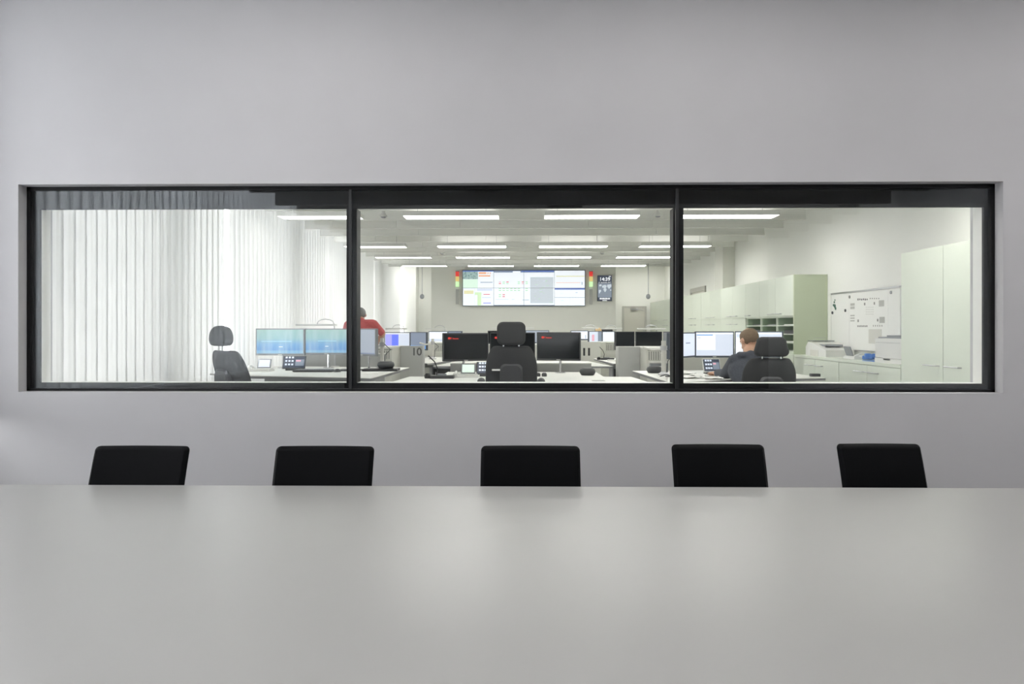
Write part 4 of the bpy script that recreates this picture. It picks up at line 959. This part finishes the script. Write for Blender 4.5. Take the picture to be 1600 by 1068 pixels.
for k, (px, Y, l) in enumerate(((1070, 7.75, 'crumpled white sheet at the window post end of the hoodie man\'s desk'), (1077, 7.14, 'white sheet lying across the cables before the seated man'), (1090, 7.4, 'white sheet beside the touch panel of the seated man'), (1113, 7.03, 'white sheet nearest the seated man\'s hand'))):
    b = MB(); n = 6; vs = []
    for i in range(n + 1):
        for j in range(n + 1): vs.append((-.11 + .22 * i / n, -.09 + .18 * j / n, .004 + .018 * abs(math.sin(i * 1.3 + k + j * .7)) * (.4 + .6 * rnd.random())))
    b.faces(vs, [(i * (n + 1) + j, (i + 1) * (n + 1) + j, (i + 1) * (n + 1) + j + 1, i * (n + 1) + j + 1) for i in range(n) for j in range(n)], 'paper')
    o = b.build('paper_sheet', None, (X(px, Y), Y, DT + .002), rz=.5 * k); sm = o.modifiers.new('thickness', 'SOLIDIFY'); sm.thickness = .0012; sm.offset = 1; tag(o, l, 'paper', 'loose papers on the hoodie man\'s desk')
t = thing('desk_console', 'grey control console with knobs behind the black speaker puck', 'console', (X(1029, 8.1), 8.14, DT))
MB().box(-.09, .11, -.05, .05, 0, .10, 'plastic_grey').box(-.10, .12, -.055, .055, .10, .115, 'plastic_beige').build('body', t)
MB().box(-.03, .05, -.058, -.0505, .03, .07, 'plastic_white').build('switch', t)
o = MB().tube([(-.10, 0, 0.008), (-.03, .05, .02), (.02, .02, .008), (.08, -.04, .02), (.03, -.08, .008), (-.06, -.06, .012)], .006, 'plastic_dark', 6).build('cable', None, (X(1046, 7.3), 7.28, DT)); tag(o, 'dark loose cable at the foot of the monitor arm pole', 'cable')
# gooseneck microphone console
def mic(label, px, Y, z, s=1):
    t = thing('microphone_console', label, 'microphone', (X(px, Y), Y, z), 0, 'gooseneck microphone consoles'); t.scale = (s, s, s)
    MB().box(-.10, .14, -.06, .06, 0, .03, 'plastic_dark').box(-.03, .06, -.03, .03, .03, .045, 'plastic_grey').build('base', t)
    MB().tube([(-.04, .02, .03), (-.03, .0, .10), (-.06, -.0, .17), (-.12, -.02, .23)], .006, 'plastic_black', 6).build('gooseneck', t)
    MB().lathe([(.03, 0), (.035, .03), (.02, .05)], 'plastic_black', (-.13, .0, .0), 12).build('knob', t)
mic('gooseneck microphone console on the desk left of the white telephone', 695, 7.9, DT); 
for o in bpy.data.objects:
    if o.name.startswith('microphone_console'): o.location = (X(689, 7.1), 7.05, DT)
mic('small gooseneck microphone console on the far desk behind the number 11 panel', 947, 11.2, DT, .9)
o = MB().rbox(-.08, .10, -.05, .05, 0, .022, .02, 'paper', axis='z').build('headset_case', None, (X(955, 10.9), 10.75, DT)); tag(o, 'flat white case on the far desk beside the cabinets', 'case')
o = MB().rbox(-.05, .05, -.03, .03, 0, .03, .01, 'plastic_dark', axis='z').build('joystick', None, (X(1272, 7.4), 7.38, DT)); tag(o, 'small dark handset at the free tip of the hoodie man\'s desk', 'handset')

# ------------------------------------------------------------------ office chairs
def office_chair(label, loc, rz, headw=.27, backw=.46, rods=False, zseat=.34, hz=1.30, bz=1.24, hh=.20, lean=.10, s=1.0, taper=1.0):
    """z values are above the raised floor; the chair faces +y, its back is towards -y"""
    t = thing('office_chair', label, 'office chair', (loc[0], loc[1], FZ), rz, 'black control room chairs')
    b = MB(); R = 11
    # five star base with castors
    for k in range(5):
        a = k * 2 * PI / 5; c = MB().tube([(0, 0, .12), (.30 * math.cos(a), .30 * math.sin(a), .075)], .025, 'plastic_dark', 8, r2=.017).build('base_arm', t)
        MB().tube([(.30 * math.cos(a) - .012, .30 * math.sin(a), .0305), (.30 * math.cos(a) + .012, .30 * math.sin(a), .0305)], .03, 'plastic_black', 12).build('castor', c)
    MB().tube([(0, 0, .10), (0, 0, .44)], .028, 'chrome', 12).build('gas_column', t)
    autosmooth(MB().rbox(-.25, .25, -.24, .26, .44, .53, .07, 'chair_fabric', axis='z').build('seat', t), 50)
    # backrest: tapered shell
    zb, zt = .56, bz; n = 10; wd = []
    vs = []; nx = 8
    for side in (-1, 1):
        for i in range(n + 1):
            f = i / n; z = zb + (zt - zb) * f
            hw = backw / 2 * (.86 + .14 * math.sin(PI * min(1, f * 1.25))) if f < .55 else backw / 2 * (1 - .30 * ((f - .55) / .45) ** 2.4)
            for j in range(nx + 1):
                u = -1 + 2 * j / nx; th = .045 * (1 - u ** 4 * .75) * (1 - max(0, f - .85) * 2.5)
                vs.append((u * hw, -.27 - lean * f + .05 * u * u + side * th, z))
    W = nx + 1; off = (n + 1) * W; fs = []
    for q in (0, off):
        for i in range(n):
            for j in range(nx): fs.append((q + i * W + j, q + i * W + j + 1, q + (i + 1) * W + j + 1, q + (i + 1) * W + j))
    for i in range(n): fs += [(i * W, (i + 1) * W, off + (i + 1) * W, off + i * W), (i * W + nx, off + i * W + nx, off + (i + 1) * W + nx, (i + 1) * W + nx)]
    for j in range(nx): fs += [(n * W + j, n * W + j + 1, off + n * W + j + 1, off + n * W + j), (j, off + j, off + j + 1, j + 1)]
    o = MB().faces(vs, fs, 'chair_fabric').build('backrest', t, smooth=True); m_ = o.modifiers.new('smooth', 'SUBSURF'); m_.levels = 1; m_.render_levels = 1
    yb_ = -.27 - lean
    MB().rbox(-.10, .10, yb_ - .055 + lean * .3, yb_ - .02 + lean * .5, .66, zt - .16, .05, 'chair_shell').build('back_shell', t)
    MB().tube([(0, -.05, .47), (0, -.30, .50), (0, -.36, .62), (0, -.36, .74)], .024, 'plastic_dark', 8).build('back_bar', t)
    zh = hz
    for sx in (-1, 1):
        MB().tube([(sx * headw * (.27 if not rods else .10), yb_ + .0, zt - .05), (sx * headw * (.27 if not rods else .10), yb_ - .0, zh + .02)], .007 if not rods else .005, 'chrome', 8).build('headrest_rod', t)
    out = []
    if rods:                                       # rounded dome with a flat lower edge
        for k in range(25): a_ = PI * k / 24; out.append((headw / 2 * math.cos(a_), zh + hh * .34 + hh * .66 * math.sin(a_)))
        for k in range(1, 9): a_ = PI + PI / 2 * k / 8; out.append((-headw / 2 + .06 + .06 * math.cos(a_), zh + .06 + .06 * math.sin(a_)))
        for k in range(9): a_ = PI * 1.5 + PI / 2 * k / 8; out.append((headw / 2 - .06 + .06 * math.cos(a_), zh + .06 + .06 * math.sin(a_)))
    else:
        r_ = hh * .26; tw = headw / 2 * taper
        for cx_, cz_, st in ((headw / 2 - r_, zh + r_, -PI / 2), (tw - r_, zh + hh - r_, 0), (-tw + r_, zh + hh - r_, PI / 2), (-headw / 2 + r_, zh + r_, PI)):
            for k in range(9): a_ = st + PI / 2 * k / 8; out.append((cx_ + r_ * math.cos(a_), cz_ + r_ * math.sin(a_)))
    autosmooth(MB().pillow(out, yb_ + .005, .10, 'chair_fabric').build('headrest', t), 70)
    for sx in (-1, 1):
        MB().tube([(sx * .26, -.05, .46), (sx * .30, -.05, .50), (sx * .30, -.04, .66)], .016, 'plastic_dark', 8).build('armrest_post', t)
        MB().rbox(sx * .30 - .045, sx * .30 + .045, -.18, .14, .66, .695, .04, 'plastic_black', axis='z').build('armrest', t)
    MB().box(-backw * .36, -backw * .20, yb_ - .048 + lean * .35, yb_ - .04 + lean * .35, zt - .22, zt - .205, 'plastic_white').build('lever', t)
    t.scale = (s, s, s); return t
def zof(px, py, Y): return at(px, py, Y).z - FZ
Y = 6.2
office_chair('empty black office chair with headrest, in the middle before the black monitors', (X(799, Y), Y + .30), 0, headw=.252, backw=.47, bz=zof(799, 541, 5.87), hz=zof(799, 541, 5.87) + .005, hh=.205)
Y = 5.95
office_chair('black office chair behind the seated man in the hoodie', (X(1213, Y), Y + .38), -.10, headw=.285, backw=.46, bz=zof(1213, 559, Y), hz=zof(1213, 557.0, Y), hh=.168, taper=.84)
Y = 5.9
office_chair('empty black office chair turned sideways beside the blinds', (X(340, Y) + .27, Y + .36), -.62, headw=.25, backw=.50, rods=True, bz=zof(345, 547, Y), hz=zof(340, 540.5, Y), hh=.175, lean=.16)

# ------------------------------------------------------------------ people
def finish(o, vox, smooth=4):
    r = o.modifiers.new('skin_surface', 'REMESH'); r.mode = 'VOXEL'; r.voxel_size = vox; r.use_smooth_shade = True
    s = o.modifiers.new('relax', 'SMOOTH'); s.factor = .5; s.iterations = smooth
    return o
def hand(b, wrist, dirv, up, m='skin', curl=.5, left=1, s=1.0):
    """palm, four bent fingers of different length and a thumb from the side of the palm"""
    d = Vector(dirv).normalized(); u = Vector(up).normalized(); r = d.cross(u).normalized(); u = r.cross(d)
    w_ = Vector(wrist)
    for k in range(4): b.hull(w_ + r * (-.022 + .015 * k) * s, w_ + d * .085 * s + r * (-.030 + .020 * k) * s, .014 * s, .0125 * s, m)
    for k, L in enumerate((.068, .078, .073, .056)):
        p = w_ + d * .088 * s + r * (-.030 + .020 * k) * s; a = 0; q = p
        for j, fr in enumerate((.45, .32, .23)):
            a += curl * (.5 if j == 0 else .6); nx_ = q + (d * math.cos(a) - u * math.sin(a)) * L * fr * s
            b.hull(q, nx_, (.0095 - .001 * j) * s, (.0088 - .001 * j) * s, m); q = nx_
    t0 = w_ + d * .025 * s - r * .026 * s * left; t1 = t0 + (d * .7 - r * .7 * left) * .035 * s; t2 = t1 + (d * .9 - r * .35 * left - u * .2) * .032 * s
    b.hull(t0, t1, .014 * s, .011 * s, m); b.hull(t1, t2, .0105 * s, .009 * s, m)
def head(b, c, yaw, pitch, m, s=1.0):
    """skull, jaw, nose, ears, brow; local +y is the face"""
    R = Matrix.Rotation(yaw, 4, 'Z') @ Matrix.Rotation(pitch, 4, 'X')
    def P(x, y, z): return Vector(c) + R @ (Vector((x, y, z)) * s)
    b.ell(P(0, -.012, .030), .077 * s, .096 * s, .088 * s, m, R); b.ell(P(0, .020, -.035), .062 * s, .070 * s, .080 * s, m, R)
    b.hull(P(0, .055, -.085), P(0, .03, -.08), .028 * s, .045 * s, m); b.hull(P(0, .088, .012), P(0, .108, -.022), .010 * s, .015 * s, m)
    b.hull(P(-.03, .082, .030), P(.03, .082, .030), .011 * s, .011 * s, m); b.hull(P(-.02, .088, -.060), P(.02, .088, -.060), .010 * s, .010 * s, m)
    for sx in (-1, 1):
        b.hull(P(sx * .078, -.006, .012), P(sx * .080, -.002, -.026), .014 * s, .010 * s, m); b.hull(P(sx * .080, -.012, .014), P(sx * .084, -.014, -.004), .010 * s, .010 * s, m)
    return R
def eyes(parent, c, R, s):
    b = MB()
    for sx in (-1, 1):
        b.ell(Vector(c) + R @ (Vector((sx * .030, .0835, .010)) * s), .012 * s, .006 * s, .006 * s, 'paper', R); b.ell(Vector(c) + R @ (Vector((sx * .030, .0895, .010)) * s), .005 * s, .002 * s, .005 * s, 'ink', R)
    b.build('eyes', parent)
def hair(parent, c, R, m, s=1.0, bald=False, grow=1.045):
    b = MB(); bm = bmesh.new(); bmesh.ops.create_icosphere(bm, subdivisions=4, radius=1)
    vs, keep = [], []
    idx = {v: i for i, v in enumerate(bm.verts)}
    for v in bm.verts:
        x, y, z = v.co.x * .077 * grow, v.co.y * .096 * grow - .012, v.co.z * .088 * grow + .030
        vs.append(Vector(c) + R @ (Vector((x, y, z)) * s))
        k = (y < .045 or z > .075) and z > (-.045 if y < .0 else .03 if y < .035 else .07)
        if bald and z > .100 and abs(v.co.x) < .6 and y > -.085: k = False
        keep.append(k)
    fs = [tuple(idx[v] for v in f.verts) for f in bm.faces if all(keep[idx[v]] for v in f.verts)]; bm.free()
    o = b.faces(vs, fs, m).build('hair', parent, smooth=True); bmesh_clean(o)
    so = o.modifiers.new('thickness', 'SOLIDIFY'); so.thickness = .006 * s; so.offset = -1
def bmesh_clean(o):
    bm = bmesh.new(); bm.from_mesh(o.data); bmesh.ops.delete(bm, geom=[v for v in bm.verts if not v.link_faces], context='VERTS'); bm.to_mesh(o.data); bm.free()
def V(*a): return Vector(a)

# seated man in the dark hoodie, bent towards the touch panel
def seated(name_label, ox, oy, hip, sh_l, sh_r, el_l, el_r, ha_l, ha_r, hc, hs, yaw, pitch, mt, mh, bald, hood=True, hands=True):
    zf = FZ
    b = MB(); head(b, hc, yaw, pitch, 'skin', hs)
    chest = (sh_l + sh_r) / 2; neck = chest + V(0, .02, .05)
    b.hull(neck - V(0, 0, .03), hc - V(0, .015, .06), .058, .052, 'skin')
    b.hull(hip, (hip + chest) / 2, .14, .135, 'skin'); b.hull((hip + chest) / 2, chest - V(0, 0, .06), .135, .13, 'skin')
    b.hull(sh_l + V(.04, 0, -.01), sh_r - V(.04, 0, .01), .065, .065, 'skin')
    for sgn, s_, e, h_ in ((-1, sh_l, el_l, ha_l), (1, sh_r, el_r, ha_r)):
        b.hull(s_, e, .052, .040, 'skin'); b.hull(e, h_, .040, .026, 'skin')
        hand(b, h_, (h_ - e).normalized() + V(0, 0, -.05), (0, 0, 1), curl=.45, left=-sgn)
    for sx in (-1, 1):
        hp = hip + V(sx * .09, .02, -.04); kn = V(hip.x + sx * .17, hip.y + .42, zf + .53); an = V(hip.x + sx * .16, hip.y + .50, zf + .09)
        b.hull(hp, kn, .085, .06, 'skin'); b.hull(kn, an, .055, .038, 'skin'); b.hull(an + V(0, -.04, -.04), an + V(0, .16, -.055), .042, .032, 'skin')
    o = finish(b.build('person', None), .008); tag(o, name_label, 'person')
    c = MB(); m = mt
    c.hull(hip + V(0, 0, -.02), (hip + chest) / 2, .165, .155, m); c.hull((hip + chest) / 2, chest - V(0, 0, .08), .155, .145, m)
    c.hull(hip + V(-.06, 0, 0), chest + V(-.08, 0, -.10), .12, .12, m); c.hull(hip + V(.06, 0, 0), chest + V(.08, 0, -.10), .12, .12, m)
    c.hull(sh_l + V(.03, 0, -.01), sh_r - V(.03, 0, .01), .083, .083, m)
    for s_, e, h_ in ((sh_l, el_l, ha_l), (sh_r, el_r, ha_r)):
        c.hull(s_, e, .074, .060, m); c.hull(e, e + (h_ - e) * .80, .058, .042, m)
    if hood:
        for k in range(9):
            a = PI * (k / 8) ; p = neck + V(-.085 * math.cos(a), -.02 - .075 * math.sin(a), .005 - .0 * math.sin(a)); a2 = PI * ((k + 1) / 8)
            q_ = neck + V(-.085 * math.cos(a2), -.02 - .075 * math.sin(a2), .005)
            if k < 8: c.hull(p, q_, .034, .034, m)
        c.hull(neck + V(0, -.09, -.0), chest + V(0, -.12, -.10), .055, .05, m)
    finish(c.build('hooded_jacket' if hood else 'shirt', o), .009, 3)
    t = MB()
    for sx in (-1, 1):
        hp = hip + V(sx * .09, .02, -.05); kn = V(hip.x + sx * .17, hip.y + .42, zf + .53); an = V(hip.x + sx * .16, hip.y + .50, zf + .11)
        t.hull(hp, kn, .105, .075, 'trousers'); t.hull(kn, an, .070, .055, 'trousers')
    t.hull(hip + V(-.07, 0, -.04), hip + V(.07, 0, -.04), .115, .115, 'trousers')
    finish(t.build('trousers', o), .012, 3)
    for sx in (-1, 1):
        an = V(hip.x + sx * .16, hip.y + .50, zf + .06)
        s_ = MB().hull(an + V(0, -.05, -.012), an + V(0, .17, -.02), .048, .038, 'plastic_black').build('shoe', o)
    R = Matrix.Rotation(yaw, 4, 'Z') @ Matrix.Rotation(pitch, 4, 'X')
    eyes(o, hc, R, hs); hair(o, hc, R, mh, hs, bald)
    return o
Yh = 6.98
hc = at(1170.5, 532.5, Yh)
seated('man in a dark grey hoodie seated at a desk, seen from behind', 0, 0, V(2.27, 6.55, FZ + .60),
       at(1149, 564, 6.86), at(1190, 562, 6.80), at(1134, 584.0, 7.12), at(1194, 585, 7.1), at(1118.5, 582.2, 7.42), at(1165, 584, 7.5), hc, 1.06, .38, -.42, 'hoodie', 'hair_brown', True)

# man in the red shirt, standing with his weight on one arm
Yr = 10.75
def standing():
    hc = at(563.5, 492.5, Yr + .04); top = at(563.5, 480, Yr).z
    shl, shr = at(544.5, 508, Yr), at(584, 507, Yr); ell, elr = at(538.5, 530, Yr + .05), at(598.0, 521, Yr + .05)
    hal, har = at(541, 545, Yr + .35), at(586, 541, Yr + .33)
    chest = (shl + shr) / 2; hip = V(chest.x - .02, Yr - .12, FZ + .86)
    b = MB(); head(b, hc, .25, -.25, 'skin', 1.0)
    b.hull(chest + V(0, 0, .03), hc - V(0, .01, .05), .062, .056, 'skin')
    b.hull(hip, (hip + chest) / 2, .14, .13, 'skin'); b.hull((hip + chest) / 2, chest - V(0, 0, .08), .13, .11, 'skin'); b.hull(shl + V(.03, 0, -.01), shr - V(.03, 0, .01), .056, .056, 'skin')
    for sgn, s_, e, h_ in ((-1, shl, ell, hal), (1, shr, elr, har)):
        b.hull(s_, e, .050, .046, 'skin'); b.hull(e, h_, .046, .032, 'skin'); hand(b, h_, (h_ - e).normalized() + V(0, .6, -.1), (0, 0, 1), curl=.3, left=-sgn)
    for sx in (-1, 1):
        hp = hip + V(sx * .09, 0, -.05); kn = V(hip.x + sx * .11, Yr - .06, FZ + .48); an = V(hip.x + sx * .12, Yr - .12, FZ + .085)
        b.hull(hp, kn, .09, .065, 'skin'); b.hull(kn, an, .058, .042, 'skin'); b.hull(an + V(0, -.05, -.03), an + V(0, .15, -.05), .042, .033, 'skin')
    o = finish(b.build('person', None), .010); tag(o, 'man in a red shirt standing behind the blue monitors, seen from behind', 'person')
    c = MB(); m = 'red_shirt'
    c.hull(hip + V(0, 0, .0), (hip + chest) / 2, .175, .175, m); c.hull((hip + chest) / 2, chest - V(0, 0, .08), .175, .16, m)
    c.hull(hip + V(-.07, 0, .02), chest + V(-.09, 0, -.09), .13, .125, m); c.hull(hip + V(.07, 0, .02), chest + V(.09, 0, -.09), .13, .125, m)
    c.hull(shl + V(.02, 0, 0), shr - V(.02, 0, 0), .085, .085, m); c.hull(chest + V(0, -.005, .02), chest + V(0, 0, .05), .085, .07, m)
    c.hull(shl, shl + (ell - shl) * .9, .076, .066, m); c.hull(shr, shr + (elr - shr) * .86, .076, .058, m)
    finish(c.build('shirt', o), .010, 3)
    t = MB()
    for sx in (-1, 1):
        hp = hip + V(sx * .09, 0, -.05); kn = V(hip.x + sx * .11, Yr - .06, FZ + .48); an = V(hip.x + sx * .12, Yr - .12, FZ + .11)
        t.hull(hp, kn, .11, .085, 'trousers'); t.hull(kn, an, .08, .065, 'trousers')
    t.hull(hip + V(-.07, 0, -.04), hip + V(.07, 0, -.04), .125, .125, 'trousers'); finish(t.build('trousers', o), .012, 3)
    for sx in (-1, 1):
        an = V(hip.x + sx * .12, Yr - .12, FZ + .06); MB().hull(an + V(0, -.06, -.012), an + V(0, .16, -.02), .048, .038, 'plastic_black').build('shoe', o)
    R = Matrix.Rotation(.25, 4, 'Z') @ Matrix.Rotation(-.25, 4, 'X'); eyes(o, hc, R, 1.0); hair(o, hc, R, 'hair_grey', 1.0)
standing()
# a person seated in the last row: only the fair hair shows over the monitors
Yp = 15.45; hc = V(X(934.6, Yp), Yp, at(934, 512.0, Yp).z - .112)
office_chair('black office chair under the fair haired person in the far row', (hc.x, Yp - .1), 0, bz=.95, hz=.96, hh=.08)
office_chair('empty black office chair in the far row under the clock screen', (X(948, 15.75), 16.12), 0, bz=zof(948, 520, 15.75), hz=zof(948, 519, 15.75), hh=.07)
seated('person with fair hair seated in the far row, only the crown above the monitors', 0, 0, V(hc.x, Yp - .12, FZ + .56), hc + V(-.19, 0, -.27), hc + V(.19, 0, -.27), hc + V(-.25, .05, -.50), hc + V(.25, .05, -.50),
       hc + V(-.12, .28, -.46), hc + V(.12, .28, -.46), hc, 1.0, 0, 0, 'hoodie', 'hair_fair', False, hood=False)
